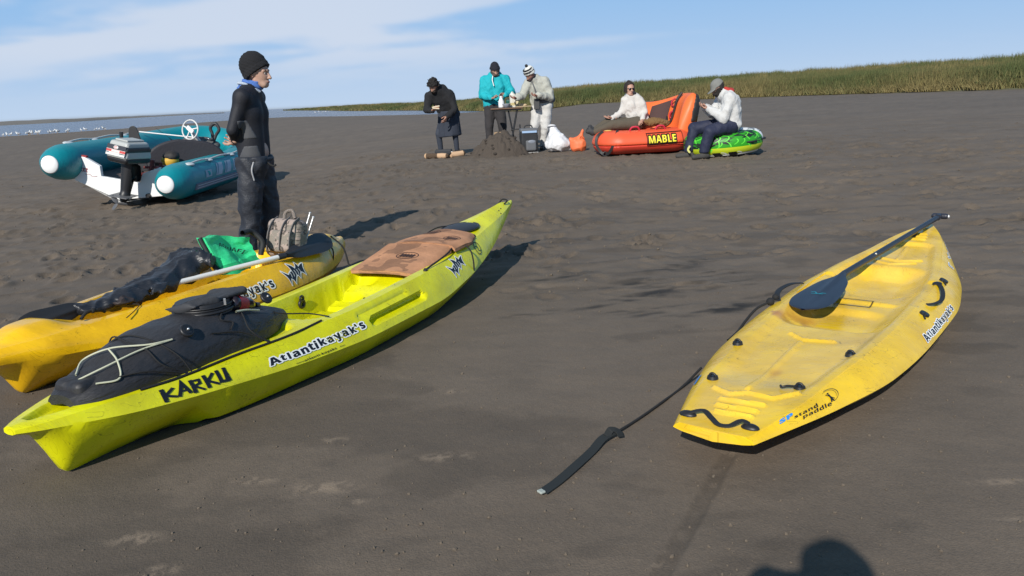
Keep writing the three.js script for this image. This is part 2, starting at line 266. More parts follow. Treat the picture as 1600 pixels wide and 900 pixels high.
// marsh bank and its reeds
const bankR = cur([[-15.2, 620], [-13, 380], [-10.5, 232], [-7, 172], [-4, 134], [0, 98], [3.5, 78], [10, 70], [18, 65], [25, 59], [32, 54], [50, 50], [75, 52]]);
const bankRise = cur([[-15.2, 0.5], [-10.5, 1.0], [-4, 0.75], [3.5, 0.75], [18, 0.98], [32, 1.15], [75, 1.25]]);
const bankH = (az, d) => { const r = bankR(az), x = r * Math.sin(az * R), z = -r * Math.cos(az * R); const e = Math.max(baseH(x, z), WATER_Y); return e + 0.06 + bankRise(az) * sst(-4, 34, d) * (0.92 + 0.08 * vn(az * 0.9, d * 0.05)); };
{
  const P = [], I = [], n = 220, ds = [-1.2, 0, 1, 2.5, 5, 9, 15, 22, 34, 60, 140, 400], k = ds.length;
  for (let i = 0; i < n; i++) { const a = lerp(-15.2, 75, i / (n - 1)); for (const d of ds) { const r = bankR(a) + d + (d > 0 && d < 3 ? 0.7 * vn(a * 3, d) : 0), x = r * Math.sin(a * R), z = -r * Math.cos(a * R); P.push(x, d < 0 ? Math.max(baseH(x, z), WATER_Y) - 0.1 : bankH(a, d), z); } }
  for (let i = 0; i < n - 1; i++) for (let j = 0; j < k - 1; j++) { const a = i * k + j; I.push(a, a + 1, a + k + 1, a, a + k + 1, a + k); }
  const g = new THREE.BufferGeometry(); g.setAttribute('position', new THREE.Float32BufferAttribute(P, 3)); g.setIndex(I); g.computeVertexNormals();
  const o = part('marsh_bank', g, mat(0.105, 0.10, 0.052, 1, { side: THREE.DoubleSide }), scene); o.userData = { kind: 'structure', label: 'low earth bank under the reeds' };
  // one tuft of reed blades, copied over the bank
  const q = mulberry(5), B = [], BI = [];
  for (let i = 0; i < 36; i++) {
    const a = q() * 6.28, rr = Math.sqrt(q()) * 0.3, x = rr * Math.cos(a), z = rr * Math.sin(a), h = 0.6 + q() * 0.48, lx = (q() - 0.5) * 0.35 * h, lz = (q() - 0.5) * 0.35 * h, t = q() * 3.14, w = 0.007 + q() * 0.009, cx = Math.cos(t) * w, cz = Math.sin(t) * w, o = B.length / 3;
    B.push(x - cx, 0, z - cz, x + cx, 0, z + cz, x + lx * 0.4 - cx, h * 0.6, z + lz * 0.4 - cz, x + lx * 0.4 + cx, h * 0.6, z + lz * 0.4 + cz, x + lx, h, z + lz);
    BI.push(o, o + 1, o + 3, o, o + 3, o + 2, o + 2, o + 3, o + 4);
  }
  const tg = new THREE.BufferGeometry(); tg.setAttribute('position', new THREE.Float32BufferAttribute(B, 3)); tg.setIndex(BI); tg.computeVertexNormals();
  const N = 30000, im = new THREE.InstancedMesh(tg, new THREE.MeshStandardMaterial({ color: 0xffffff, roughness: 0.85, side: THREE.DoubleSide }), N), M = new THREE.Matrix4(), col = new THREE.Color(), Q = new THREE.Quaternion();
  for (let i = 0; i < N; i++) {
    let az, d, s;
    const band = i < 15000 ? 0 : i < 24000 ? 1 : 2;
    if (band === 0) { az = lerp(1, 48, Math.pow(q(), 0.85)); d = Math.pow(q(), 1.5) * 9 + (vn(az * 5) * 0.5); s = 0.9 + q() * 0.4; }
    else if (band === 1) { az = lerp(-2, 50, q()); d = 8 + q() * 32; s = 1.0 + q() * 0.4; }
    else { az = lerp(-15, 4, Math.pow(q(), 0.6)); d = Math.pow(q(), 1.6) * 40; s = 1.0 + q() * 0.35; }
    const r = bankR(az) + d, x = r * Math.sin(az * R), z = -r * Math.cos(az * R), wide = s * (1 + r / 130);
    const edge = sst(0, 2.2, d + vn(az * 9, 3) * 0.8);
    s *= (0.92 + 0.3 * fbm(x * 0.5, z * 0.5, 3, 3)) * lerp(0.3, 1, edge) * lerp(1.15, 0.75, sst(3, -6, az));
    Q.setFromAxisAngle(V(0, 1, 0), q() * 6.28); M.compose(V(x, bankH(az, d) - 0.05, z), Q, V(wide, s, wide)); im.setMatrixAt(i, M);
    const dry = clamp(0.32 + fbm(x * 0.12, z * 0.12, 2, 3) * 1.1 + (q() - 0.5) * 0.7 + (1 - edge) * 0.5 + sst(14, 30, d) * 0.35, 0, 1), v = 0.75 + q() * 0.5;
    col.setRGB(lerp(0.062, 0.175, dry) * v, lerp(0.083, 0.138, dry) * v, lerp(0.022, 0.052, dry) * v); im.setColorAt(i, col);
  }
  im.name = 'reeds'; im.castShadow = im.receiveShadow = true; im.userData = { kind: 'stuff', label: 'green and straw coloured marsh reeds along the bank', category: 'reeds' }; scene.add(im);
}
// crumbs of sand thrown up by feet
{
  const q = mulberry(303), N = 5200, im = new THREE.InstancedMesh(new THREE.DodecahedronGeometry(1, 0), mat(0.125, 0.098, 0.072, 0.95), N), M = new THREE.Matrix4(), Q = new THREE.Quaternion(), E = new THREE.Euler();
  for (let i = 0; i < N; i++) {
    let x, z; if (i < 3800) { const p = prints[Math.floor(q() * prints.length)], a = q() * 6.28, d = 0.1 + q() * q() * 0.35; x = p[0] + Math.cos(a) * d; z = p[1] + Math.sin(a) * d; } else { const a = lerp(-40, 40, q()) * R, d = 1.6 + q() * q() * 9; x = d * Math.sin(a); z = -d * Math.cos(a); }
    const s = 0.002 + q() * q() * (i < 3800 ? 0.012 : 0.005); E.set(q() * 6, q() * 6, q() * 6); M.compose(V(x, groundH(x, z) + s * 0.3, z), Q.setFromEuler(E), V(s * 1.3, s * 0.8, s)); im.setMatrixAt(i, M);
  }
  im.name = 'sand_crumbs'; im.castShadow = im.receiveShadow = true; im.userData = { kind: 'stuff', label: 'small crumbs of moist sand scattered over the beach', category: 'sand' }; scene.add(im);
}
// ------------------------------------------------------------------ kayaks
// scuffed rotomoulded plastic: faint scratches and grime worked into the colour
const scuffMap = dataTex(1024, (u, v) => { const g = tfbm(u, v, 6, 90, 5), s = tn(u, v, 16, 95), line = Math.abs(tn(u + 0.13 * s, v, 40, 97) - 0.5), sc = line < 0.012 ? 0.12 : 0; const sp = tn(u, v, 220, 104) > 0.93 && tfbm(u, v, 7, 106, 3) > 0.52 ? 0.2 : 0, fl = tn(u, v + 0.05 * s, 60, 108) > 0.9 && tn(u, v, 12, 109) > 0.6 ? 0.05 : 0; const k = 0.955 + (g - 0.5) * 0.2 - sc * (tn(u, v, 8, 99) > 0.5 ? 1.6 : 0) - sp + fl; return [k, k * (0.985 + (g - 0.5) * 0.03), k * (0.96 + g * 0.06)]; }, true);
const scuffRough = dataTex(512, (u, v) => { const g = tfbm(u, v, 8, 120, 5); return [0, 0.62 + (g - 0.5) * 0.6, 0]; });
const scuffBump = dataTex(512, (u, v) => tfbm(u, v, 32, 130, 4));
function plastic(r, g, b, rough = 0.55) { return new THREE.MeshPhysicalMaterial({ color: new THREE.Color().setRGB(r, g, b), map: scuffMap, roughness: rough, roughnessMap: scuffRough, bumpMap: scuffBump, bumpScale: 0.0012 }); }
// hull: sections keel > bottom edge > chine > top edge > deck. s runs from stern (0) to bow (L), local -z is forward
function hull(H, n = 230) {
  const nb = 5, nc = 5, ns = 16, nd = H.deckN ?? 44, P = [], U = [], I = [];
  const half = s => { // right half ring from keel to top edge
    const q = [], k = H.keel(s), b = Math.min(H.bot(s), H.wid(s) * 0.95), w = H.wid(s), c = H.chine(s), bh = H.botH ? H.botH(s) : k;
    for (let i = 0; i < nb; i++) q.push([b * i / nb, lerp(k, bh, i / nb)]);
    for (let i = 0; i < nc; i++) { const t = i / nc; q.push([lerp(b, w, Math.sin(t * Math.PI / 2) * 0.18 + t * 0.82), lerp(bh, c, t * t * 0.15 + t * 0.85)]); }
    for (let i = 0; i <= ns; i++) { const p = H.side(s, i / ns); q.push(p); }
    return q;
  };
  let m = 0;
  for (let j = 0; j <= n; j++) {
    const s = H.L * (j / n), h = half(s), e = h[h.length - 1][0], ring = [];
    for (const [x, y] of h) ring.push([x, y]);
    for (let i = 1; i < nd; i++) { const x = e * Math.cos(Math.PI * i / nd) * (0.35) + e * (1 - 2 * i / nd) * 0.65; ring.push([x, H.deck(s, x, e, h[h.length - 1][1])]); }
    for (let i = h.length - 1; i > 0; i--) ring.push([-h[i][0], H.sideL ? h[i][1] : h[i][1]]);
    m = ring.length; let dist = 0, last = ring[0];
    for (const [x, y] of ring) { dist += Math.hypot(x - last[0], y - last[1]); last = [x, y]; P.push(x, y, -s); U.push(s, dist); }
  }
  for (let j = 0; j < n; j++) for (let i = 0; i < m; i++) { const a = j * m + i, b = j * m + (i + 1) % m; I.push(a, b + m, b, a, a + m, b + m); }
  for (const j of [0, n]) { let cx = 0, cy = 0; for (let i = 0; i < m; i++) cy += P[(j * m + i) * 3 + 1] / m; const c = P.length / 3; P.push(cx, cy, -H.L * (j / n)); U.push(0, 0); for (let i = 0; i < m; i++) { const a = j * m + i, b = j * m + (i + 1) % m; j ? I.push(c, b, a) : I.push(c, a, b); } }
  const g = new THREE.BufferGeometry(); g.setAttribute('position', new THREE.Float32BufferAttribute(P, 3)); g.setAttribute('uv', new THREE.Float32BufferAttribute(U, 2)); g.setIndex(I);
  return toCreasedNormals(g, 0.62);
}
const rrect = (s, x, s0, s1, hw, r) => { const X = Math.abs(x) - hw + r, S = Math.abs(s - (s0 + s1) / 2) - (s1 - s0) / 2 + r; return Math.hypot(Math.max(X, 0), Math.max(S, 0)) + Math.min(Math.max(X, S), 0) - r; };
// a print on the side of a hull: from s0 to s1, rows v0 to v1; reads from the stern towards the bow on the right side
function sidePrint(H, s0, s1, v0, v1, tex, parent, name = 'lettering', slope = 0, nu = 30) {
  const f = (u, v) => { const s = lerp(s0, s1, u), vv = lerp(v0, v1, v) + slope * (u - 0.5), p = H.side(s, vv), q = H.side(s, vv + 0.02), nx = q[1] - p[1], ny = -(q[0] - p[0]), l = Math.hypot(nx, ny) || 1; return V(p[0] + nx / l * 0.003, p[1] + ny / l * 0.003, -s); };
  return part(name, sheet(f, nu, 8), printMat(tex), parent);
}
function wobbly(x, txt, X, Y, size, step, seed, o = {}) {
  const q = mulberry(seed); x.textAlign = 'center'; x.textBaseline = 'middle'; x.lineJoin = 'round'; let cx = X;
  const put = pass => { const r = mulberry(seed); cx = X; [...txt].forEach(ch => { const s = size * (0.88 + r() * 0.26), w = (o.w && o.w[ch] || 1) * step; x.save(); x.translate(cx + w / 2, Y + (r() - 0.5) * size * 0.12); x.rotate((r() - 0.5) * 0.22); x.font = `bold ${s}px sans-serif`; if (pass === 0) { x.lineWidth = size * 0.26; x.strokeStyle = '#f4f4ee'; x.strokeText(ch, 0, 0); } else { x.lineWidth = size * 0.05; x.strokeStyle = x.fillStyle = '#15151c'; x.fillText(ch, 0, 0); x.strokeText(ch, 0, 0); } x.restore(); cx += w; }); };
  if (!o.noRim) put(0); put(1);
}
const narrow = { l: 0.55, i: 0.5, t: 0.7, "'": 0.45, A: 1.2, m: 1.4 };
const texAtlanti = canvasTex(1024, 200, x => { wobbly(x, "Atlantikayak's", 30, 100, 116, 78, 4, { w: narrow }); const q = mulberry(8); x.globalCompositeOperation = 'destination-out'; for (let i = 0; i < 60; i++) { x.beginPath(); x.ellipse(560 + q() * 330, 60 + q() * 90, 4 + q() * 16, 1 + q() * 4, q() * 3, 0, 7); x.fill(); } });
const texWeb = canvasTex(512, 64, x => { x.fillStyle = '#1d2208'; x.textBaseline = 'middle'; x.font = 'bold 24px sans-serif'; x.fillText('www.', 6, 34); x.font = 'bold 44px sans-serif'; x.save(); x.translate(66, 32); x.scale(0.88, 1); x.fillText('atlanti-kayaks', 0, 0); x.restore(); x.font = 'bold 22px sans-serif'; x.fillText('.com', 355, 36); });
const wear = (x, w, h, n, seed) => { const q = mulberry(seed); x.globalCompositeOperation = 'destination-out'; for (let i = 0; i < n; i++) { x.beginPath(); x.ellipse(q() * w, q() * h, 1 + q() * 7, 0.6 + q() * 1.6, q() * 3.1, 0, 7); x.fill(); } };
const texKarku = canvasTex(512, 220, x => {
  x.strokeStyle = '#11131a'; x.lineCap = 'butt'; x.lineJoin = 'miter';
  const st = (w, ...p) => { x.lineWidth = w; x.beginPath(); p.forEach(([a, b], i) => i ? x.lineTo(a, b) : x.moveTo(a, b)); x.stroke(); };
  st(30, [38, 45], [44, 205]); st(26, [112, 62], [48, 128], [118, 172]); st(26, [128, 182], [172, 42], [206, 172]); st(20, [140, 130], [204, 122]);
  st(28, [232, 38], [236, 186]); st(22, [232, 54], [286, 58], [284, 96], [240, 108], [302, 176]); st(28, [328, 30], [334, 172]); st(24, [398, 34], [340, 96], [408, 158]); st(28, [428, 22], [426, 140], [470, 146], [486, 18]); st(20, [484, 20], [488, 156]); wear(x, 512, 220, 90, 61);
});
const texShark = canvasTex(512, 256, x => {
  const path = () => { x.beginPath(); x.moveTo(20, 70); x.quadraticCurveTo(90, 120, 110, 130); x.quadraticCurveTo(170, 100, 210, 100); x.quadraticCurveTo(215, 50, 190, 20); x.quadraticCurveTo(270, 50, 290, 92); x.quadraticCurveTo(340, 70, 350, 30); x.quadraticCurveTo(380, 70, 372, 88); x.quadraticCurveTo(450, 60, 490, 66); x.quadraticCurveTo(420, 110, 440, 190); x.quadraticCurveTo(390, 140, 360, 140); x.quadraticCurveTo(330, 150, 300, 200); x.quadraticCurveTo(290, 160, 260, 156); x.quadraticCurveTo(200, 180, 170, 240); x.quadraticCurveTo(165, 190, 120, 170); x.quadraticCurveTo(90, 200, 80, 240); x.quadraticCurveTo(85, 170, 60, 130); x.closePath(); };
  x.lineJoin = 'round'; path(); x.lineWidth = 26; x.strokeStyle = '#efefe6'; x.stroke(); x.fillStyle = '#efefe6'; x.fill(); path(); x.lineWidth = 4; x.fillStyle = '#15151c'; x.fill();
  x.strokeStyle = '#efefe6'; x.lineWidth = 9; for (const a of [150, 200, 250, 300, 350]) { x.beginPath(); x.moveTo(a, 100); x.quadraticCurveTo(a + 16, 130, a - 4, 165); x.stroke(); } wear(x, 512, 256, 70, 62);
});
const blackPlastic = mat(0.014, 0.014, 0.016, 0.45), blackRope = mat(0.012, 0.012, 0.013, 0.85), blackWeb = mat(0.014, 0.014, 0.016, 0.7);
function eyelet(parent, x, y, z, r = 0.022, name = 'eyelet') {
  const g = [new THREE.CylinderGeometry(r, r * 1.15, 0.012, 14).translate(x, y + 0.004, z), new THREE.TorusGeometry(r * 0.6, r * 0.26, 6, 12, Math.PI).translate(x, y + 0.008, z)]; return part(name, g, blackPlastic, parent);
}
// ---- lime kayak
const LK = { L: 4.36 };
LK.wid = cur([[0, 0.03], [0.05, 0.065], [0.12, 0.1], [0.35, 0.19], [0.74, 0.285], [1.2, 0.36], [1.7, 0.40], [2.3, 0.40], [2.8, 0.355], [3.3, 0.27], [3.8, 0.155], [4.2, 0.055], [4.36, 0.012]]);
LK.chine = cur([[0, 0.222], [0.15, 0.205], [0.4, 0.178], [0.8, 0.15], [1.2, 0.126], [1.7, 0.112], [2.3, 0.11], [2.8, 0.14], [3.5, 0.225], [4.1, 0.35], [4.36, 0.405]]);
LK.top = cur([[0, 0.235], [0.3, 0.245], [1, 0.24], [1.6, 0.245], [2.5, 0.275], [3.3, 0.325], [4, 0.385], [4.36, 0.425]]);
const lkRatio = cur([[0, 0.95], [0.5, 0.87], [0.9, 0.81], [1.4, 0.72], [3.4, 0.72], [4.3, 0.95]]); LK.edge = s => LK.wid(s) * lkRatio(s);
LK.keel = cur([[0, 0.215], [0.07, 0.185], [0.11, 0.11], [0.17, 0.0], [0.24, -0.003], [3.0, -0.003], [3.5, 0.05], [4.0, 0.2], [4.25, 0.33], [4.36, 0.4]]);
LK.bot = cur([[0, 0.01], [0.3, 0.012], [0.62, 0.05], [0.74, 0.2], [1.2, 0.27], [1.7, 0.32], [2.3, 0.31], [2.9, 0.2], [3.4, 0.04], [4.36, 0.003]]);
LK.botH = s => Math.max(LK.keel(s), s < 0.7 ? LK.keel(s) : LK.keel(s) + 0.012);
LK.side = (s, v) => {
  const w = LK.wid(s), e = LK.edge(s), c = LK.chine(s), t = LK.top(s); let x = lerp(w, e, v) + Math.sin(v * Math.PI) * 0.010 * sst(0.3, 1, s) * (1 - sst(3.4, 4.2, s)), y = lerp(c, t, v);
  const d = rrect(s, (v - 0.42) * 0.16, 1.68, 2.24, 0.024, 0.022); x -= 0.05 * sst(0.004, -0.016, d); // grip slot
  const d2 = rrect(s, (v - 0.74) * 0.16, 1.62, 2.1, 0.012, 0.012); x -= 0.012 * sst(0.006, -0.008, d2);
  return [x, y];
};
LK.deck = (s, x, e, t) => {
  let y = t + 0.012 * (1 - (x / (e + 1e-4)) ** 2) + 0.035 * sst(3.0, 4.0, s) * (1 - Math.abs(x) / (e + 1e-4)) * (1 - sst(4.1, 4.36, s));
  const d = rrect(s, x, 1.38, 2.6, Math.min(0.232, e - 0.045), 0.13);
  let dep = 0.155; const up = sst(2.02, 2.5, s); dep = lerp(dep, 0.05, up);
  if (s > 1.98) { const ph = (s - 1.98) / 0.17; dep += 0.04 * Math.max(0, Math.sin(ph * Math.PI * 2)) * sst(0.0, 0.1, s - 1.98) * sst(-0.02, -0.12, x); }
  y -= dep * sst(0.0, -0.045, d) ;
  y -= 0.03 * sst(0, -0.03, rrect(s, x, 0.06, 0.34, 0.055 * sst(0, 0.2, s) + 0.012, 0.012));
  y -= 0.02 * sst(0, -0.03, rrect(s, x, 0.4, 1.3, e - 0.06, 0.06));
  return y;
};
const limeMat = plastic(0.76, 0.755, 0.003, 0.46);
const limeKayak = thing('kayak', 'lime green sit-on-top kayak carrying a black deck bag and brown seat pads', 'kayak', [-1.74, 0.004, -2.526], -23.86 * R, 'kayaks on the sand');
limeKayak.position.y = baseH(-1, -4) + 0.012;
{
  const k = limeKayak; part('hull', hull(LK), limeMat, k);
  sidePrint(LK, 0.44, 0.76, 0.0, 0.96, texKarku, k, 'lettering', -0.08);
  sidePrint(LK, 0.93, 1.66, 0.16, 0.74, texAtlanti, k, 'lettering', 0.03);
  sidePrint(LK, 1.08, 1.5, 0.02, 0.17, texWeb, k, 'lettering', 0.03);
  sidePrint(LK, 2.62, 2.9, 0.30, 1.0, texShark, k, 'shark_emblem');
  const texRound = canvasTex(128, 128, x => { x.strokeStyle = '#2a3108'; x.lineWidth = 9; x.beginPath(); x.ellipse(64, 64, 46, 54, 0.3, 0, 7); x.stroke(); x.lineWidth = 7; x.beginPath(); x.moveTo(40, 40); x.quadraticCurveTo(90, 50, 60, 70); x.quadraticCurveTo(40, 90, 90, 92); x.stroke(); });
  sidePrint(LK, 3.12, 3.24, 0.3, 0.95, texRound, k, 'round_sticker', 0, 6);
  // line along the edge of the deck, bow cords, toggles
  const onDeck = (s, x, up = 0.006) => { const e = LK.edge(s), t = LK.top(s); return [x, LK.deck(s, clamp(x, -e, e), e, t) + up, -s]; };
  const dl = []; for (let s = 0.4; s <= 1.46; s += 0.1) dl.push(onDeck(s, LK.edge(s) - 0.012 - 0.01 * Math.sin(s * 9))); part('deck_line', tube(dl, 0.0055, 60, 6), blackRope, k);
  const z = []; for (let i = 0; i <= 44; i++) { const t = i / 44, s = 1.42 + t * 0.42; z.push(onDeck(s, 0.10 + 0.12 * Math.sqrt(t) + (i % 2 ? 0.006 : -0.006), 0.008)); } part('twisted_cord', tube(z, 0.0065, 130, 6), blackRope, k);
  part('bow_cord', tube([onDeck(2.42, 0.27), onDeck(2.72, 0.26, 0.03), onDeck(2.98, 0.2, 0.035), onDeck(3.28, 0.18)], 0.0055, 30, 6), blackRope, k);
  part('bow_cord', tube([onDeck(2.98, 0.2, 0.03), [0.29, 0.3, -2.98], [0.325, 0.22, -2.96], [0.33, 0.16, -2.95]], 0.005, 20, 6), blackRope, k);
  part('bow_cord', tube([onDeck(3.2, -0.2), onDeck(3.34, -0.15, 0.035), onDeck(3.5, -0.1)], 0.005, 16, 6), blackRope, k);
  part('knot', new THREE.IcosahedronGeometry(0.02, 1).scale(1, 0.7, 1.2).translate(...onDeck(2.98, 0.2, 0.036)), blackRope, k);
  eyelet(k, ...onDeck(2.42, 0.27, 0), 0.012); eyelet(k, ...onDeck(3.28, 0.18, 0), 0.012);
  part('bow_handle', tube([onDeck(4.16, 0.03), onDeck(4.22, 0.03, 0.03), onDeck(4.24, -0.02, 0.03), onDeck(4.18, -0.03)], 0.006, 16, 6), blackRope, k);
  for (const [s, x] of [[3.95, 0.09], [3.98, 0.06], [4.04, 0.05]]) part('rivet', new THREE.SphereGeometry(0.006, 8, 5).translate(...onDeck(s, x, 0.001)), blackPlastic, k);
  // drain fitting on the inner wall of the cockpit
  const fit = [new THREE.TorusGeometry(0.02, 0.009, 8, 16).rotateY(Math.PI / 2).translate(-0.202, 0.19, -1.84), new THREE.TorusGeometry(0.014, 0.007, 8, 14).rotateY(Math.PI / 2).translate(-0.2, 0.22, -1.84)]; part('drain_fitting', fit, blackPlastic, k);
  // oval hatch lid
  const hl = new THREE.SphereGeometry(1, 28, 10, 0, 6.283, 0, 1.57).scale(0.125, 0.022, 0.17); hl.rotateX(0.06); hl.translate(0.0, 0.358, -3.42);
  const hatch = part('hatch_lid', hl, mat(0.02, 0.022, 0.027, 0.5), k); part('hatch_rim', new THREE.TorusGeometry(0.126, 0.008, 8, 36).rotateX(Math.PI / 2).scale(1, 1, 1.36).rotateX(0.06).translate(0, 0.36, -3.42), blackPlastic, hatch);
}
// brown foam seat pads lying over the lime kayak
{
  const foam = new THREE.MeshStandardMaterial({ color: 0xffffff, roughness: 0.9, map: dataTex(512, (u, v) => { const g = tfbm(u, v, 5, 200, 5), st = tfbm(u, v, 3, 210, 3); const d = st > 0.56 ? 0.8 : 1; return [0.70 * d * (0.85 + g * 0.3), 0.52 * d * (0.82 + g * 0.3), 0.39 * d * (0.8 + g * 0.3)]; }, true), bumpMap: scuffBump, bumpScale: 0.002 });
  const oval = canvasTex(256, 160, x => { x.strokeStyle = '#3c2620'; x.lineWidth = 7; x.beginPath(); x.ellipse(128, 80, 112, 62, 0, 0, 7); x.stroke(); x.lineWidth = 9; x.beginPath(); for (let i = 0; i < 5; i++) { const a = 50 + i * 32; x.moveTo(a, 105); x.lineTo(a + 6, 58); x.lineTo(a + 20, 100); x.lineTo(a + 24, 55); } x.stroke(); x.lineWidth = 4; x.beginPath(); x.moveTo(50, 118); x.lineTo(205, 112); x.stroke(); });
  const pad = (name, label, s0, s1, y0, y1, x0, x1, sag, marks, cutFar) => {
    const t = thing(name, label, 'seat pad', limeKayak.position.toArray(), limeKayak.rotation.y, 'brown seat pads');
    const top = (u, v) => { const s = lerp(s0, s1, v), x = lerp(x0, x1, u) * (cutFar ? 1 - 0.2 * sst(0.55, 1, v) : 1); return V(x, lerp(y0, y1, v) + sag * Math.sin(u * Math.PI) * (0.6 + 0.4 * v) + 0.006 * vn(u * 3, v * 3, s0) - 0.02 * sst(0.9, 1, Math.abs(u * 2 - 1)), -s); };
    const a = sheet(top, 24, 16), b = sheet((u, v) => top(1 - u, v).add(V(0, -0.022, 0)), 24, 16), e1 = sheet((u, v) => top(u, 0).add(V(0, -0.022 * (1 - v), 0)), 24, 1), e2 = sheet((u, v) => top(1 - u, 1).add(V(0, -0.022 * (1 - v), 0)), 24, 1), e3 = sheet((u, v) => top(1, u).add(V(0, -0.022 * (1 - v), 0)), 16, 1), e4 = sheet((u, v) => top(0, 1 - u).add(V(0, -0.022 * (1 - v), 0)), 16, 1);
    part('foam_sheet', [a, b, e1, e2, e3, e4], foam, t);
    for (const [u0, v0, du, dv] of marks) part('printed_mark', sheet((u, v) => top(u0 + du * u, v0 + dv * v).add(V(0, 0.003, 0)), 10, 6), printMat(oval, 0.8), t);
    return t;
  };
  pad('seat_pad', 'brown foam seat pad sloping into the lime kayak cockpit', 2.36, 2.83, 0.268, 0.345, -0.255, 0.235, 0.012, [[0.42, 0.38, 0.34, 0.32]]);
  pad('seat_pad', 'brown foam seat pad lying flat in front of the lime kayak hatch', 2.835, 3.24, 0.348, 0.352, -0.235, 0.26, 0.03, [[0.18, 0.58, 0.3, 0.3], [0.66, 0.22, 0.26, 0.36]], true);
}
// black deck bag strapped in the stern well
{
  const t = thing('deck_bag', 'black torpedo shaped deck bag strapped on the lime kayak stern', 'bag', limeKayak.position.toArray(), limeKayak.rotation.y);
  const w = cur([[0.2, 0.07], [0.28, 0.125], [0.45, 0.165], [0.7, 0.19], [0.95, 0.19], [1.15, 0.16], [1.32, 0.1], [1.42, 0.045]]), h = cur([[0.2, 0.045], [0.28, 0.075], [0.45, 0.135], [0.65, 0.178], [0.9, 0.185], [1.1, 0.15], [1.28, 0.105], [1.42, 0.045]]);
  const f = (u, v) => { const s = lerp(0.2, 1.42, u), a = v * Math.PI, W = w(s), Hh = h(s), c = Math.cos(a), si = Math.sin(a); const X = Math.sign(c) * Math.pow(Math.abs(c), 0.75) * W, Y = Math.pow(si, 0.72) * Hh; const dent = 0.007 * vn(s * 7, v * 5, 3) + 0.004 * vn(s * 19, v * 11, 5); return V(X * (1 + dent * 2), 0.238 + Y + dent * si, -s); };
  const body = sheet((u, v) => f(1 - u, v), 70, 30), endA = sheet((u, v) => f(0, 1 - v).lerp(V(0, 0.25, -0.205), u), 3, 30), endB = sheet((u, v) => f(1, v).lerp(V(0, 0.25, -1.42), u), 3, 30);
  const bagMat = mat(0.028, 0.028, 0.031, 0.55, { bumpMap: scuffBump, bumpScale: 0.004, map: scuffMap });
  part('bag_shell', [body, endA, endB], bagMat, t);
  part('tail_block', nets((x, y, z) => rboxd(x, y, z, [0, 0.275, -0.31], [0.075, 0.05, 0.085], 0.03) + 0.004 * vn(x * 30, y * 30, z * 30), [-0.12, 0.2, -0.44], [0.12, 0.36, -0.18], 0.01), bagMat, t);
  // round screw lid
  const lid = []; for (const [r, y, q] of [[0.125, 0.418, 0.007], [0.119, 0.43, 0.005], [0.122, 0.44, 0.005]]) lid.push(new THREE.TorusGeometry(r, q, 8, 40).rotateX(Math.PI / 2).translate(0, y, -0.93)); lid.push(new THREE.CylinderGeometry(0.115, 0.125, 0.05, 36).translate(0, 0.43, -0.93));
  part('lid_rim', lid, blackPlastic, t);
  part('zip_pull', rbox(0.012, 0.03, 0.005, 0.002, 0.128, 0.456, -0.93), mat(0.5, 0.5, 0.5, 0.35, { metalness: 0.7 }), t);
  // pulley fittings
  for (const [x, y, s] of [[0.15, 0.4, 0.68], [0.118, 0.405, 1.2]]) { const n = V(0.75, 0.6, 0).normalize(); const g = new THREE.TorusGeometry(0.022, 0.009, 8, 20), c = new THREE.CylinderGeometry(0.02, 0.024, 0.02, 16).rotateX(Math.PI / 2), Q = new THREE.Quaternion().setFromUnitVectors(V(0, 0, 1), n); g.applyQuaternion(Q).translate(x, y, -s); c.applyQuaternion(Q).translate(x, y, -s); const d = new THREE.SphereGeometry(0.006, 8, 6).translate(x + n.x * 0.013, y + n.y * 0.013, -s); const p = part('pulley', [g, c], blackPlastic, t); part('pulley_pin', d, mat(0.6, 0.6, 0.6, 0.3, { metalness: 0.8 }), p); }
  const cordW = mat(0.5, 0.5, 0.36, 0.7), onB = (s, v, up = 0.008) => { const p = f((s - 0.27) / 1.22, v), d = V(p.x, p.y - 0.25, 0); return p.addScaledVector(d.normalize(), up).toArray(); };
  // pale bungee over the tail
  part('bungee_cord', tube([onB(0.68, 0.27), onB(0.6, 0.33, 0.01), onB(0.5, 0.5, 0.02), onB(0.44, 0.6, 0.016), onB(0.36, 0.52, 0.012)], 0.0038, 40, 6), cordW, t);
  part('bungee_cord', tube([onB(0.68, 0.27), onB(0.55, 0.34, 0.01), onB(0.42, 0.4, 0.016), onB(0.31, 0.5, 0.012)], 0.0038, 40, 6), cordW, t);
  part('bungee_cord', tube([onB(0.5, 0.5, 0.02), onB(0.46, 0.36, 0.012), onB(0.42, 0.2, 0.01), onB(0.35, 0.3, 0.012)], 0.0038, 30, 6), cordW, t);
  part('bungee_cord', tube([onB(1.05, 0.3, 0.012), onB(1.12, 0.3, 0.016), onB(1.2, 0.27, 0.012)], 0.005, 20, 6), cordW, t);
  // thin black lashings down to the deck
  const lash = (...p) => part('lashing', tube(p, 0.0035, 50, 5), blackRope, t);
  const dk = (s, x) => [x, LK.top(s) + 0.01, -s];
  lash(dk(0.6, LK.edge(0.6) - 0.01), onB(0.58, 0.12, 0.01), onB(0.57, 0.3), onB(0.58, 0.5), onB(0.62, 0.7), onB(0.62, 0.95)); lash(dk(0.62, LK.edge(0.6) - 0.01), onB(0.66, 0.12, 0.01), onB(0.62, 0.4), onB(0.6, 0.56), onB(0.55, 0.9));
  lash(dk(1.03, LK.edge(1.03) - 0.01), onB(1.05, 0.1, 0.02), onB(1.08, 0.3), onB(1.08, 0.5)); lash(dk(1.04, LK.edge(1.03) - 0.01), onB(1.0, 0.1, 0.02), onB(0.86, 0.18, 0.006)); lash(dk(1.46, LK.edge(1.46) - 0.012), dk(1.42, 0.18).map((v, i) => i === 1 ? v + 0.02 : v), onB(1.34, 0.2), onB(1.28, 0.45));
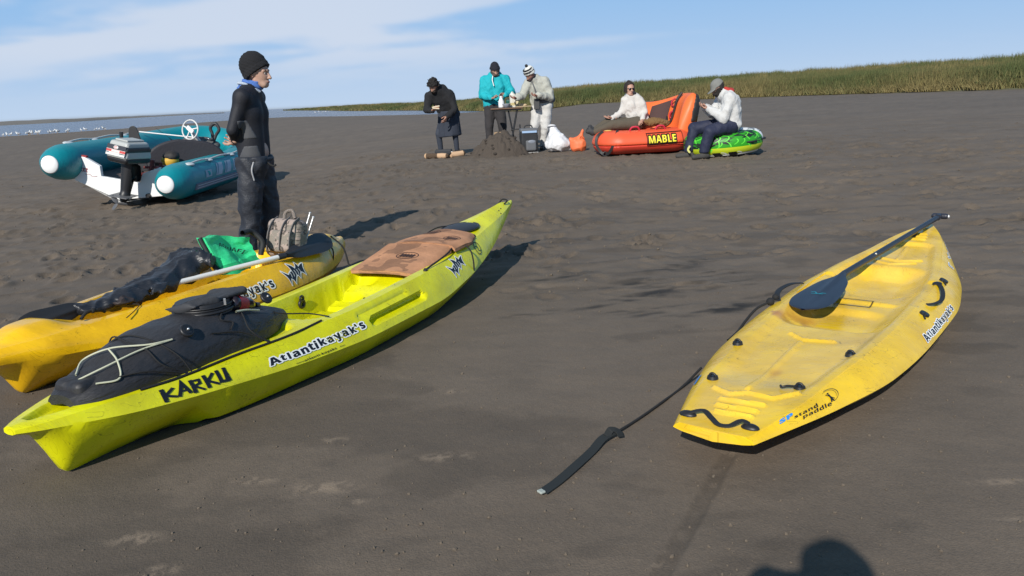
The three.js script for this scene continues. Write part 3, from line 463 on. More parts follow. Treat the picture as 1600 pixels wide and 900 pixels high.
  lash(dk(0.6, LK.edge(0.6) - 0.01), onB(0.5, 0.13, 0.015), onB(0.42, 0.22, 0.01)); lash(onB(0.98, 0.33, 0.01), onB(0.95, 0.27, 0.006), onB(0.99, 0.2, 0.006), onB(0.96, 0.15, 0.006));
}
// folded black cloth bag on the lid, bottle beside it
{
  const o = limeKayak.position, ry = limeKayak.rotation.y;
  const c = thing('cloth_pouch', 'folded black cloth pouch lying on the deck bag lid', 'pouch', o.toArray(), ry);
  part('pouch', nets((x, y, z) => { const a = rboxd(x + (z + 0.97) * 0.12, y - 0.012 * Math.sin(x * 14) - (z + 0.97) * -0.03, z, [0.0, 0.452, -0.95], [0.1, 0.012, 0.145], 0.011); return a + 0.03 * Math.abs(vn(x * 11 + z * 6, y * 9, z * 8)) + 0.008 * fbm(x * 24, y * 20, z * 22, 2) - 0.01; }, [-0.19, 0.39, -1.2], [0.2, 0.54, -0.7], 0.008), mat(0.035, 0.036, 0.04, 0.7), c);
  const b = thing('drink_bottle', 'small dark bottle with a red label behind the black pouch', 'bottle', o.toArray(), ry);
  const M = new THREE.Matrix4().makeRotationFromEuler(new THREE.Euler(-1.9, 0, 0.15)).setPosition(0.085, 0.43, -1.0);
  const lathe = (p, n = 24) => new THREE.LatheGeometry(p.map(([r, y]) => new THREE.Vector2(r, y)), n).applyMatrix4(M);
  part('bottle_body', lathe([[0, 0], [0.034, 0.002], [0.038, 0.02], [0.038, 0.13], [0.03, 0.16], [0.016, 0.18], [0.015, 0.2], [0, 0.2]]), new THREE.MeshPhysicalMaterial({ color: 0x231c22, roughness: 0.15 }), b);
  part('label_band', lathe([[0.0385, 0.035], [0.0392, 0.04], [0.0392, 0.095], [0.0385, 0.1]]), mat(0.45, 0.02, 0.03, 0.5), b); part('cap', lathe([[0.017, 0.195], [0.018, 0.2], [0.018, 0.222], [0, 0.224]]), blackPlastic, b);
}
// ---- yellow kayak beyond it
const YK = { L: 2.95 };
YK.wid = cur([[0, 0.05], [0.12, 0.11], [0.35, 0.22], [0.74, 0.325], [1.2, 0.38], [1.7, 0.38], [2.2, 0.325], [2.6, 0.21], [2.85, 0.09], [2.95, 0.03]]);
YK.chine = cur([[0, 0.2], [0.3, 0.18], [0.8, 0.15], [1.6, 0.14], [2.2, 0.135], [2.7, 0.15], [2.95, 0.17]]);
YK.top = cur([[0, 0.262], [0.2, 0.272], [0.5, 0.28], [1.2, 0.295], [1.8, 0.30], [2.4, 0.29], [2.95, 0.265]]);
YK.edge = s => YK.wid(s) * lerp(0.95, 0.72, sst(0, 0.5, s));
YK.keel = cur([[0, 0.2], [0.1, 0.17], [0.16, 0.11], [0.24, 0.0], [0.3, -0.003], [2.5, -0.003], [2.8, 0.03], [2.9, 0.09], [2.95, 0.16]]);
YK.bot = cur([[0, 0.01], [0.3, 0.012], [0.62, 0.05], [0.74, 0.2], [1.2, 0.28], [1.7, 0.28], [2.3, 0.14], [2.7, 0.02], [2.95, 0.005]]);
YK.side = (s, v) => { const w = YK.wid(s), e = YK.edge(s); return [lerp(w, e, v) + Math.sin(v * Math.PI) * 0.016, lerp(YK.chine(s), YK.top(s), v)]; };
YK.deck = (s, x, e, t) => {
  let y = t + 0.01 * (1 - (x / (e + 1e-4)) ** 2) + 0.045 * sst(0.1, 0.28, s) * (1 - sst(0.36, 0.5, s)) * (1 - sst(0.3, 1, Math.abs(x) / (e + 1e-4)));
  y -= 0.13 * sst(0, -0.05, rrect(s, x, 0.5, 2.15, Math.max(0.02, e - 0.045), 0.12)); y += 0.05 * sst(2.2, 2.36, s) * (1 - sst(2.7, 2.9, s)) * (1 - sst(0.5, 1, Math.abs(x) / (e + 1e-4)));
  return y;
};
const yellowMat = plastic(0.93, 0.54, 0.008, 0.4);
const yelKayak = thing('kayak', 'short yellow kayak loaded with black clothes and a green vest', 'kayak', [-2.44, baseH(-2, -4.6) + 0.012, -3.34], -22.4 * R, 'kayaks on the sand');
{
  const k = yelKayak; part('hull', hull(YK, 170), yellowMat, k);
  sidePrint(YK, 1.02, 1.73, 0.1, 0.8, texAtlanti, k, 'lettering'); sidePrint(YK, 1.80, 2.08, 0.1, 0.95, texShark, k, 'shark_emblem');
  part('stern_toggle', [tube([[0.14, 0.3, -0.5], [0.14, 0.325, -0.54], [0.15, 0.32, -0.6], [0.14, 0.3, -0.64]], 0.008, 16, 6), new THREE.SphereGeometry(0.014, 8, 6).translate(0.145, 0.325, -0.57)], blackRope, k);
  part('bow_line', tube([[-0.1, 0.3, -2.5], [0.05, 0.32, -2.52], [0.19, 0.27, -2.55], [0.235, 0.2, -2.5], [0.225, 0.1, -2.42]], 0.005, 24, 6), blackRope, k);
}
// white and black kayak paddle laid along the yellow kayak
function blade(L, W, thick, camber) { // flat blade in local xz plane, neck at z=0, tip at z=-L
  const prof = cur([[0, 0.017], [0.08, 0.028], [0.25, 0.27 * W + 0.012], [0.5, 0.44 * W], [0.74, 0.5 * W], [0.9, 0.42 * W], [0.97, 0.26 * W], [1, 0.06 * W]]);
  const top = sg => (u, v) => { const t = v, hw = prof(t), x = lerp(-hw, hw, u), e = 1 - Math.abs(u * 2 - 1) ** 3; return V(x, sg * thick * e * (1 - 0.6 * t) + camber * (x / W) ** 2 + 0.012 * Math.exp(-(x * x) / 0.0002) * sg * (1 - t), -t * L); };
  return [sheet(top(1), 16, 28), sheet((u, v) => top(-1)(1 - u, v), 16, 28)];
}
{
  const t = thing('kayak_paddle', 'kayak paddle with white shaft and dark blades along the yellow kayak', 'paddle', yelKayak.position.toArray(), yelKayak.rotation.y);
  const A = [-0.02, 0.315, -0.66], B = [0.27, 0.335, -1.93];
  part('shaft', bar(A, B, 0.0155, 0.0155, 14), mat(0.72, 0.72, 0.7, 0.4), t);
  const dark = mat(0.022, 0.022, 0.025, 0.5), dir = V(...B).sub(V(...A)).normalize();
  const place = (g, at, d, roll) => { const z = d.clone().negate(), x = V(0, 1, 0).cross(z).normalize(), y = z.clone().cross(x); const M = new THREE.Matrix4().makeBasis(x, y, z).multiply(new THREE.Matrix4().makeRotationZ(roll)).setPosition(...at); return g.map(q => q.applyMatrix4(M)); };
  const d1 = V(-0.05, 0.035, -0.75).normalize();
  part('blade', [...place(blade(0.6, 0.15, 0.009, 0.02), B, V(-0.1, 0.0, -1).normalize(), -0.95), bar(B, [B[0] - dir.x * 0.06, B[1] - dir.y * 0.06, B[2] - dir.z * 0.06], 0.02, 0.02)], dark, t);
  part('blade', [...place(blade(0.34, 0.12, 0.009, 0.02), A, V(-0.2, -0.1, 1).normalize(), 1.3), bar(A, [A[0] + dir.x * 0.3, A[1] + dir.y * 0.3, A[2] + dir.z * 0.3], 0.0185, 0.0185)], dark, t);
}
// second dark blade leaning over the bow of the yellow kayak
// ------------------------------------------------------------------ yellow stand-up paddle board with a moulded deck
const SB = { L: 3.72, deckN: 116 };
SB.wid = cur([[0, 0.145], [0.12, 0.18], [0.5, 0.285], [0.95, 0.375], [1.5, 0.415], [2.05, 0.425], [2.5, 0.385], [3.0, 0.275], [3.4, 0.15], [3.62, 0.06], [3.72, 0.015]]);
SB.chine = cur([[0, 0.122], [0.5, 0.105], [1.2, 0.09], [2.2, 0.095], [3, 0.135], [3.5, 0.19], [3.72, 0.235]]);
SB.top = cur([[0, 0.14], [0.3, 0.155], [1, 0.175], [2, 0.19], [3, 0.225], [3.72, 0.275]]);
SB.edge = s => SB.wid(s) * lerp(0.86, 0.70, sst(0.0, 0.8, s) * (1 - sst(2.8, 3.7, s)));
SB.keel = cur([[0, 0.10], [0.4, 0.055], [0.95, 0.0], [2.4, 0.0], [3.1, 0.05], [3.5, 0.13], [3.72, 0.225]]);
SB.bot = s => SB.wid(s) * 0.72;
SB.botH = s => SB.keel(s) + 0.012;
SB.side = (s, v) => { const w = SB.wid(s), e = SB.edge(s), a = v * Math.PI / 2; return [lerp(w, e, 0.55 * v + 0.45 * (1 - Math.cos(a))), lerp(SB.chine(s), SB.top(s), 0.45 * v + 0.55 * Math.sin(a))]; };
const seg = (s, x, s0, x0, s1, x1) => { const ds = s1 - s0, dx = x1 - x0, t = clamp(((s - s0) * ds + (x - x0) * dx) / (ds * ds + dx * dx), 0, 1); return Math.hypot(s - s0 - ds * t, x - x0 - dx * t); };
const sbRidges = [[0.14, -0.045, 0.15, 0.075], [0.19, -0.06, 0.2, 0.075], [0.245, -0.07, 0.26, 0.08], [0.33, -0.13, 0.3, -0.06], [0.3, -0.06, 0.34, 0.0], [0.34, 0.0, 0.33, 0.09], [0.33, 0.09, 0.42, 0.15], [0.38, -0.02, 1.03, -0.035], [1.14, -0.11, 1.07, -0.03], [1.07, -0.03, 1.1, 0.09], [2.72, -0.12, 2.66, -0.02], [2.66, -0.02, 2.73, 0.1], [2.8, -0.1, 2.75, 0.0], [2.75, 0, 2.8, 0.12], [2.78, -0.01, 3.12, -0.02], [3.26, -0.05, 3.26, 0.05], [3.33, -0.045, 3.33, 0.045], [3.4, -0.035, 3.4, 0.035]];
SB.deck = (s, x, e, t) => {
  let y = t + 0.004;
  const inset = Math.max(0.012, e - 0.03); const d = rrect(s, x, 0.36, 3.2, inset, 0.1);
  y -= 0.022 * sst(0.0, -0.05, d) * sst(0.36, 0.6, s);
  y -= 0.045 * sst(0.02, -0.1, rrect(s, x, 1.28, 2.62, inset - 0.015, 0.14)); // standing and seat well
  y -= 0.022 * sst(0, -0.09, rrect(s, x, 1.36, 1.82, 0.2, 0.15)); y -= 0.018 * sst(0, -0.08, rrect(s, x, 2.06, 2.55, 0.17, 0.12));
  y += 0.012 * sst(0.05, 0.0, Math.abs(s - 1.95)) * sst(0.24, 0.12, Math.abs(x));
  let rd = 0; if (s < 1.3 || s > 2.6) for (const [a, b, c, f] of sbRidges) { const q = seg(s, x, a, b, c, f); if (q < 0.02) rd = Math.max(rd, sst(0.019, 0.002, q)); }
  y += 0.010 * rd;
  y -= 0.02 * sst(0.0, -0.05, rrect(s, x - 0, 1.75, 2.3, e + 0.05, 0.05)) * sst(e - 0.07, e - 0.03, Math.abs(x)) * 0.6;
  return y;
};
const board = thing('paddle_board', 'broad yellow moulded paddle board with black eyelets on the sand', 'paddle board', [0.654, baseH(1.6, -3.6) + 0.006, -2.471], -37.69 * R);
{
  const k = board, H = hull(SB, 430);
  // sun-faded and sand-stained deck: stain patches sit where feet and water leave them
  const P = H.attributes.position, C = new Float32Array(P.count * 3), stains = [[1.36, -0.27, 0.06, 0.05, 1], [1.42, -0.2, 0.12, 0.06, 0.6], [1.52, -0.15, 0.1, 0.035, 0.5], [2.45, -0.2, 0.12, 0.03, 0.5], [0.62, 0.0, 0.06, 0.02, 0.45]];
  for (let i = 0; i < P.count; i++) {
    const x = P.getX(i), y = P.getY(i), s = -P.getZ(i); let r = 1, g = 1, b = 1;
    const on = y > SB.top(s) - 0.085 && Math.abs(x) < SB.edge(s) ? 1 : 0;
    const n = on * (0.42 + 0.58 * sst(-0.28, 0.3, fbm(s * 2.6, x * 7, 5, 4))) * sst(SB.edge(s) - 0.005, SB.edge(s) - 0.05, Math.abs(x));
    r = lerp(r, 0.94, n * 0.7); g = lerp(g, 0.97, n * 0.75); b = lerp(b, 6.5, n * 0.75);
    for (const [a, c, ls, lx, q] of stains) { const d = Math.hypot((s - a) / ls, (x - c) / lx); if (d < 1.6) { const w = q * on * (1 - sst(0.2, 1.5, d)) * sst(-0.4, 0.35, fbm(s * 24, x * 24, 2, 3)); r = lerp(r, 0.55, w); g = lerp(g, 0.36, w); b = lerp(b, 2.4, w); } }
    C[i * 3] = r; C[i * 3 + 1] = g; C[i * 3 + 2] = b;
  }
  H.setAttribute('color', new THREE.BufferAttribute(C, 3));
  const m = plastic(0.92, 0.60, 0.016, 0.45); m.vertexColors = true; part('hull', H, m, k);
  const dk = (s, x, up = 0.004) => { const e = SB.edge(s); return [x, SB.deck(s, clamp(x, -e, e), e, SB.top(s)) + up, -s]; };
  const sd = (s, v, o = 0.004) => { const p = SB.side(s, v); return [p[0] + o * 0.4, p[1] + o, -s]; };
  const fs = new THREE.Shape(); fs.moveTo(0.04, 0.12); fs.lineTo(0.28, 0.1); fs.quadraticCurveTo(0.2, 0.07, 0.13, 0.05); fs.quadraticCurveTo(0.07, 0.06, 0.04, 0.12); part('fin', new THREE.ExtrudeGeometry(fs, { depth: 0.016, bevelEnabled: true, bevelSize: 0.004, bevelThickness: 0.004 }).rotateY(Math.PI / 2).translate(-0.0, 0, 0), yellowMat, k);
  for (const [s, x] of [[0.83, -0.24], [0.41, -0.175], [0.94, 0.2], [0.49, 0.135]]) eyelet(k, ...dk(s, x, 0.002), 0.02);
  part('hook', tube([dk(0.47, 0.12, 0.012), dk(0.45, 0.1, 0.014), dk(0.44, 0.085, 0.01), dk(0.455, 0.075, 0.01)], 0.005, 14, 6), blackPlastic, k);
  // carrying handle at the stern: two caps and a slack strap
  const h = part('stern_handle', band([dk(0.06, -0.115, 0.012), dk(0.085, -0.07, 0.02), dk(0.06, -0.03, 0.012), dk(0.03, 0.01, 0.008), dk(0.035, 0.045, 0.01), dk(0.07, 0.075, 0.02), dk(0.07, 0.1, 0.014)], 0.02, 0.004), blackWeb, k);
  for (const x of [-0.12, 0.105]) part('handle_cap', new THREE.SphereGeometry(0.026, 14, 8, 0, 6.28, 0, 1.57).scale(1.25, 0.6, 0.8).translate(...dk(0.068, x, 0)), blackPlastic, h);
  const hr = part('side_handle', band([sd(1.84, 0.84, 0.006), sd(1.86, 0.72, 0.014), sd(1.95, 0.6, 0.02), sd(2.06, 0.66, 0.02), sd(2.2, 0.84, 0.012), sd(2.25, 0.95, 0.006)], 0.02, 0.004), blackWeb, k);
  part('handle_cap', new THREE.SphereGeometry(0.02, 12, 8).scale(1.2, 0.5, 1.3).translate(...sd(2.25, 0.95)), blackPlastic, hr);
  const mir = p => [-p[0], p[1], p[2]];
  part('side_handle', band([sd(1.62, 0.75, 0.006), sd(1.7, 0.6, 0.03), sd(1.82, 0.5, 0.04), sd(1.95, 0.6, 0.03), sd(2.03, 0.75, 0.006)].map(mir), 0.028, 0.004), blackWeb, k);
  for (const [s, v] of [[1.7, 0.72], [2.36, 0.8]]) { const p = part('drain_plug', new THREE.CylinderGeometry(0.022, 0.024, 0.014, 16).rotateZ(-0.5).translate(...sd(s, v, 0.003)), blackPlastic, k); part('plug_tail', tube([sd(s, v, 0.008), sd(s - 0.04, v - 0.02, 0.01), sd(s - 0.06, v - 0.1, 0.004)], 0.004, 10, 5), blackRope, p); }
  part('bow_handle', band([dk(3.3, -0.02, 0.01), dk(3.4, -0.015, 0.03), dk(3.52, 0.0, 0.03), dk(3.6, 0.0, 0.008)], 0.026, 0.004), blackWeb, k);
  // rim line knot on the far side
  part('line_knot', [new THREE.IcosahedronGeometry(0.022, 1).translate(...mir(sd(1.58, 0.6, 0.02))), new THREE.IcosahedronGeometry(0.018, 1).translate(...mir(sd(1.64, 0.66, 0.025)))], blackRope, k);
  part('rim_line', tube([mir(sd(1.58, 0.6, 0.02)), mir(sd(1.5, 0.3, 0.03)), mir(sd(1.38, 0.05, 0.02)), mir(sd(1.26, 0.0, 0.006)), mir(sd(1.1, 0.0, 0.004))], 0.007, 24, 6), blackRope, k);
  // prints
  sidePrint(SB, 1.42, 2.1, 0.04, 0.5, texAtlanti, k, 'lettering', 0.0);
  const small = canvasTex(512, 64, x => { x.fillStyle = '#3a2a08'; x.font = 'bold 46px sans-serif'; x.textBaseline = 'middle'; x.fillText('atlanti-kayaks', 60, 34); }); sidePrint(SB, 1.52, 1.86, -0.06, 0.03, small, k);
  const bowMarks = canvasTex(512, 200, x => { x.lineJoin = x.lineCap = 'round'; for (const [w, c] of [[34, '#f0f0ea'], [12, '#30303a']]) { x.lineWidth = w; x.strokeStyle = c; x.beginPath(); x.moveTo(50, 60); x.lineTo(60, 130); x.moveTo(52, 60); x.lineTo(90, 66); x.moveTo(190, 70); x.lineTo(230, 130); x.lineTo(250, 60); x.moveTo(300, 110); x.lineTo(340, 70); x.moveTo(390, 60); x.lineTo(440, 100); x.lineTo(400, 130); x.moveTo(440, 60); x.lineTo(470, 130); x.stroke(); } });
  sidePrint(SB, 2.68, 3.42, 0.3, 0.85, bowMarks, k, 'worn_sticker');
  const sp = canvasTex(640, 310, x => {
    x.lineJoin = 'round'; x.font = 'bold 150px sans-serif'; x.fillStyle = '#2f8fe0'; x.strokeStyle = '#2f8fe0'; x.lineWidth = 9; x.save(); x.translate(4, 140); x.scale(0.82, 1.0); x.fillText('SP', 0, 0); x.strokeText('SP', 0, 0); x.restore();
    x.fillStyle = '#14140f'; x.font = 'bold 92px sans-serif'; x.save(); x.translate(140, 196); x.rotate(0.0); x.fillText('stand', 0, 0); x.restore(); x.save(); x.translate(215, 276); x.fillText('paddle', 0, 0); x.restore();
    x.strokeStyle = '#14140f'; x.lineWidth = 6; x.beginPath(); x.arc(520, 130, 105, -1.7, 1.3); x.stroke(); x.lineWidth = 3; x.beginPath(); x.arc(512, 130, 92, -1.9, 0.6); x.stroke();
    x.lineWidth = 15; x.lineCap = 'round'; x.beginPath(); x.moveTo(528, 110); x.lineTo(532, 165); x.lineTo(522, 225); x.moveTo(532, 165); x.lineTo(546, 222); x.stroke(); x.beginPath(); x.arc(526, 88, 12, 0, 7); x.fill(); x.lineWidth = 7; x.beginPath(); x.moveTo(500, 90); x.lineTo(562, 200); x.stroke();
  });
  part('lettering', sheet((u, v) => { const s = 0.17 + 0.40 * u - 0.04 * (1 - v), p = SB.side(s, lerp(0.22, 1.0, v) + (0.5 - u) * 0.1), q = p; return V(q[0] + 0.0025, q[1] + 0.003, -s); }, 24, 8), printMat(sp), k);
  const spLeft = canvasTex(64, 64, x => { x.fillStyle = '#3a86c8'; x.fillRect(4, 12, 56, 40); }); part('blue_sticker', sheet((u, v) => { const s = 0.36 + 0.12 * u, p = SB.side(s, lerp(0.35, 0.65, v)); return V(-p[0] - 0.003, p[1] + 0.003, -s); }, 6, 4), printMat(spLeft), k);
  const rect = canvasTex(256, 96, x => { x.strokeStyle = '#4a3c12'; x.lineWidth = 9; x.strokeRect(8, 8, 240, 80); }); part('plate_outline', sheet((u, v) => V(...dk(lerp(1.86, 1.96, v), lerp(-0.13, 0.06, u), 0.004)), 10, 6), printMat(rect), k);
}
// single blade paddle on the board
{
  const t = thing('board_paddle', 'dark blue single blade paddle lying across the yellow paddle board', 'paddle', board.position.toArray(), board.rotation.y);
  const dark = mat(0.027, 0.03, 0.043, 0.42, { map: scuffMap }), N = V(-0.165, 0.215, -2.2), E = V(0.06, 0.335, -3.72), T = V(-0.16, 0.19, -1.48);
  part('shaft', bar(N.toArray(), E.toArray(), 0.0185, 0.0165, 16), mat(0.026, 0.028, 0.036, 0.38), t);
  const d = T.clone().sub(N).normalize(), z = d.clone().negate(), x = V(0, 1, 0).cross(z).normalize(), y = z.clone().cross(x), M = new THREE.Matrix4().makeBasis(x, y, z).setPosition(N);
  const b = part('blade', blade(0.74, 0.215, 0.010, 0.012).map(g => g.applyMatrix4(M)), dark, t);
  const mk = canvasTex(128, 64, c => { c.strokeStyle = '#16a8b8'; c.lineWidth = 5; c.beginPath(); c.moveTo(10, 20); c.quadraticCurveTo(40, 0, 50, 30); c.quadraticCurveTo(70, 60, 90, 20); c.lineTo(118, 22); c.moveTo(20, 46); c.lineTo(100, 40); c.stroke(); });
  part('printed_mark', sheet((u, v) => V(lerp(0.05, -0.04, u), 0.0115, lerp(-0.5, -0.44, v)), 2, 2).applyMatrix4(M), printMat(mk), b);
  part('grip', [new THREE.CapsuleGeometry(0.0195, 0.07, 4, 12).rotateZ(Math.PI / 2).translate(...E.toArray()), bar(E.clone().lerp(N, 0.03).toArray(), E.toArray(), 0.022, 0.02)], dark, t);
  part('end_cap', new THREE.SphereGeometry(0.011, 8, 6).translate(E.x + 0.05, E.y, E.z), mat(0.7, 0.7, 0.68, 0.4), t);
  part('shaft_button', new THREE.SphereGeometry(0.007, 8, 6).translate(...N.clone().lerp(E, 0.27).add(V(0.012, 0.014, 0)).toArray()), mat(0.6, 0.6, 0.55, 0.3, { metalness: 0.6 }), t);
}
// leash on the sand
{
  const t = thing('leash', 'thin black leash ending in a flat strap on the sand', 'leash', [0, 0, 0]);
  const g = (x, z, up) => [x, groundH(x, z) + up, z];
  part('cord', tube([g(0.83, -3.34, 0.05), g(0.727, -3.236, 0.008), g(0.6, -3.06, 0.007), g(0.47, -2.89, 0.007), g(0.37, -2.765, 0.012)], 0.0055, 40, 6), blackRope, t);
  const strap = part('strap', band([g(0.365, -2.755, 0.02), g(0.31, -2.7, 0.02), g(0.26, -2.62, 0.012), g(0.19, -2.51, 0.012), g(0.12, -2.41, 0.01), g(0.07, -2.345, 0.012)], 0.032, 0.004, V(0.35, 1, -0.1).normalize(), 40), mat(0.016, 0.019, 0.019, 0.8), t);
  part('strap_fold', band([g(0.325, -2.715, 0.02), g(0.345, -2.74, 0.034), g(0.37, -2.74, 0.028), g(0.38, -2.72, 0.012)], 0.026, 0.005, V(0.5, 1, 0.3).normalize(), 20), mat(0.014, 0.016, 0.016, 0.8), t);
  part('strap_tip', rbox(0.02, 0.008, 0.024, 0.003).rotateY(0.6).translate(...g(0.064, -2.34, 0.016)), mat(0.35, 0.38, 0.34, 0.6), t);
}
// ------------------------------------------------------------------ teal inflatable boat
const boat = thing('inflatable_boat', 'teal inflatable boat with white transom standing beyond the wetsuit man', 'boat', [-5.38, 0.12, -11.0], -1.5 * R);
boat.rotation.order = 'YXZ'; boat.rotation.z = -12.5 * R; boat.rotation.x = 1 * R;
{
  const k = boat, teal = mat(0.003, 0.225, 0.265, 0.42, { bumpMap: scuffBump, bumpScale: 0.003 }), white = mat(0.78, 0.78, 0.77, 0.45), grey = mat(0.16, 0.18, 0.23, 0.6), pale = mat(0.42, 0.47, 0.53, 0.55);
  const RT = 0.245, yT = 0.42; // tube radius, height of its centre
  const C = new THREE.CatmullRomCurve3([V(0.77, yT, 0.0), V(0.77, yT, -1.0), V(0.76, yT + 0.01, -2.0), V(0.66, yT + 0.06, -2.8), V(0.38, yT + 0.14, -3.35), V(0, yT + 0.17, -3.52), V(-0.38, yT + 0.14, -3.35), V(-0.66, yT + 0.06, -2.8), V(-0.76, yT + 0.01, -2.0), V(-0.77, yT, -1.0), V(-0.77, yT, 0)], false, 'centripetal');
  part('inflated_tube', new THREE.TubeGeometry(C, 120, RT, 28, false), teal, k);
  for (const sx of [1, -1]) {
    const prof = [[RT, 0], [RT * 0.985, 0.08], [RT * 0.9, 0.2], [RT * 0.74, 0.31], [RT * 0.5, 0.39]].map(([r, z]) => new THREE.Vector2(r, z));
    part('tube_end', new THREE.LatheGeometry(prof, 32).rotateX(Math.PI / 2).translate(0.77 * sx, yT, 0), teal, k);
    part('end_cap', new THREE.LatheGeometry([[0.118, 0.375], [0.12, 0.385], [0.108, 0.405], [0.065, 0.42], [0, 0.425]].map(([r, z]) => new THREE.Vector2(r, z)), 28).rotateX(Math.PI / 2).translate(0.77 * sx, yT, 0), white, k);
    // rubbing strake and grey reinforcement bands
    const on = (z, a, o = 0.004) => [sx * (0.77 + (RT + o) * Math.cos(a)), yT + (RT + o) * Math.sin(a), z];
    part('rubbing_strake', [band([-0.02, -0.3, -0.7, -1.1, -1.6, -2.0].map(z => on(z, -0.16, 0.008)), 0.09 , 0.02, V(sx, -0.16, 0), 30)], grey, k);
    part('strake_line', [band([-0.06, -0.3, -0.7, -1.1, -1.6, -2.0].map(z => on(z, -0.1, 0.021)), 0.012, 0.004, V(sx, -0.1, 0), 30), band([-0.06, -0.3, -0.7, -1.1, -1.6, -2.0].map(z => on(z, -0.24, 0.020)), 0.012, 0.004, V(sx, -0.2, 0), 30)], pale, k);
    for (const z of [-0.75, -1.1, -1.45]) { const p = part('pale_band', sheet((u, v) => { const q = on(z - 0.24 * u - 0.16 * v, lerp(0.16, 0.86, v), 0.004); return V(...q); }, 4, 8), mat(0.36, 0.43, 0.5, 0.6, { side: THREE.DoubleSide }), k); part('band_line', sheet((u, v) => V(...on(z - 0.05 - 0.025 * u - 0.16 * v, lerp(0.2, 0.82, v), 0.007)), 2, 8), mat(0.06, 0.2, 0.27, 0.6, { side: THREE.DoubleSide }), p); }
    part('patch', sheet((u, v) => V(...on(-0.38 - 0.22 * u - 0.04 * v, lerp(0.2, 0.6, v), 0.004)), 4, 6), mat(0.3, 0.38, 0.44, 0.6, { side: THREE.DoubleSide }), k); part('patch', new THREE.CircleGeometry(0.035, 20).rotateY(sx * 1.2).rotateZ(sx * 0.4).translate(...on(-0.5, 0.4, 0.008)), teal, k);
    // grab line with its pads
    const a0 = 1.25; part('grab_line', tube([on(-0.15, a0, 0.01), on(-0.5, a0, 0.03), on(-0.85, a0, 0.012), on(-1.3, a0, 0.03), on(-1.75, a0, 0.012), on(-2.0, a0, 0.03)], 0.013, 50, 7), mat(0.6, 0.6, 0.58, 0.6), k);
    for (const z of [-0.18, -0.85, -1.75]) part('line_pad', new THREE.SphereGeometry(0.06, 14, 8).scale(1, 0.35, 1.6).translate(...on(z, a0, 0.0)), mat(0.55, 0.58, 0.58, 0.55), k);
  }
  // white hull under the tubes and the transom
  const hb = (u, v) => { const s = u * 3.3, a = v * 2 - 1, w = 0.72 * (1 - sst(2.1, 3.3, s) * 0.92), keel = -0.02 + 0.42 * sst(2.0, 3.3, s); return V(a * w, keel + Math.abs(a) * (0.26 - 0.1 * sst(2, 3.3, s)), -s + 0.02); };
  part('white_hull', sheet(hb, 30, 20), white, k);
  const tr = new THREE.Shape(); tr.moveTo(0, 0.03); tr.lineTo(0.62, 0.2); tr.lineTo(0.68, 0.46); tr.lineTo(0.52, 0.56); tr.lineTo(0.3, 0.44); tr.lineTo(0.27, 0.3); tr.lineTo(-0.27, 0.3); tr.lineTo(-0.3, 0.44); tr.lineTo(-0.5, 0.52); tr.lineTo(-0.66, 0.53); tr.lineTo(-0.66, 0.4); tr.lineTo(-0.62, 0.2); tr.closePath();
  const T = part('transom', new THREE.ExtrudeGeometry(tr, { depth: 0.05, bevelEnabled: true, bevelSize: 0.008, bevelThickness: 0.008, bevelSegments: 2 }).translate(0, 0, -0.03), white, k);
  part('red_clip', rbox(0.1, 0.04, 0.06, 0.01, -0.54, 0.53, -0.02), mat(0.3, 0.03, 0.03, 0.6), T); part('red_clip', rbox(0.09, 0.04, 0.06, 0.01, 0.5, 0.545, -0.02), mat(0.3, 0.03, 0.03, 0.6), T);
  for (const x of [0.12, 0.4]) part('drain_plug', new THREE.CylinderGeometry(0.028, 0.03, 0.05, 12).rotateX(Math.PI / 2).translate(x, 0.08 + x * 0.2, 0.05), blackPlastic, T);
  const reg = canvasTex(256, 128, x => { x.strokeStyle = '#8a3344'; x.lineWidth = 7; x.beginPath(); for (let i = 0; i < 4; i++) { const a = 16 + i * 30; x.moveTo(a, 16); x.lineTo(a, 62); x.moveTo(a, 18); x.lineTo(a + 18, 22); x.lineTo(a + 2, 40); x.lineTo(a + 18, 62); } x.stroke(); x.lineWidth = 4; x.beginPath(); x.moveTo(100, 90); x.quadraticCurveTo(160, 70, 170, 96); x.quadraticCurveTo(200, 110, 240, 84); x.stroke(); });
  part('lettering', new THREE.PlaneGeometry(0.3, 0.15).translate(-0.45, 0.33, 0.032), printMat(reg), T);
  // floor, fuel pipes, seat board
  part('floor_board', rbox(1.1, 0.03, 2.7, 0.01, 0, 0.25, -1.4), mat(0.12, 0.09, 0.08, 0.8), k);
  part('motor_bracket', [bar([0.2, 0.4, -0.1], [0.62, 0.5, -0.55], 0.025), bar([0.3, 0.3, -0.2], [0.32, 0.62, -0.2], 0.03), bar([0.42, 0.3, -0.24], [0.42, 0.6, -0.24], 0.022), bar([0.22, 0.5, -0.16], [0.6, 0.56, -0.3], 0.018)], mat(0.16, 0.03, 0.025, 0.6), k);
  // bench with a rounded padded back
  const bs = new THREE.Shape(); bs.moveTo(-0.52, 0); bs.lineTo(0.52, 0); bs.lineTo(0.52, 0.16); bs.quadraticCurveTo(0.46, 0.34, 0.2, 0.36); bs.lineTo(-0.15, 0.34); bs.quadraticCurveTo(-0.44, 0.26, -0.52, 0.1); bs.closePath();
  const bench = part('bench_back', new THREE.ExtrudeGeometry(bs, { depth: 0.09, bevelEnabled: true, bevelSize: 0.03, bevelThickness: 0.03, bevelSegments: 4 }).rotateX(-0.12).rotateY(0.42).translate(0.34, 0.44, -1.35), mat(0.02, 0.018, 0.024, 0.6, { bumpMap: scuffBump, bumpScale: 0.002 }), k);
  part('seam', bar([0.46, 0.46, -1.285], [0.44, 0.79, -1.325], 0.008), mat(0.05, 0.05, 0.06, 0.7), bench);
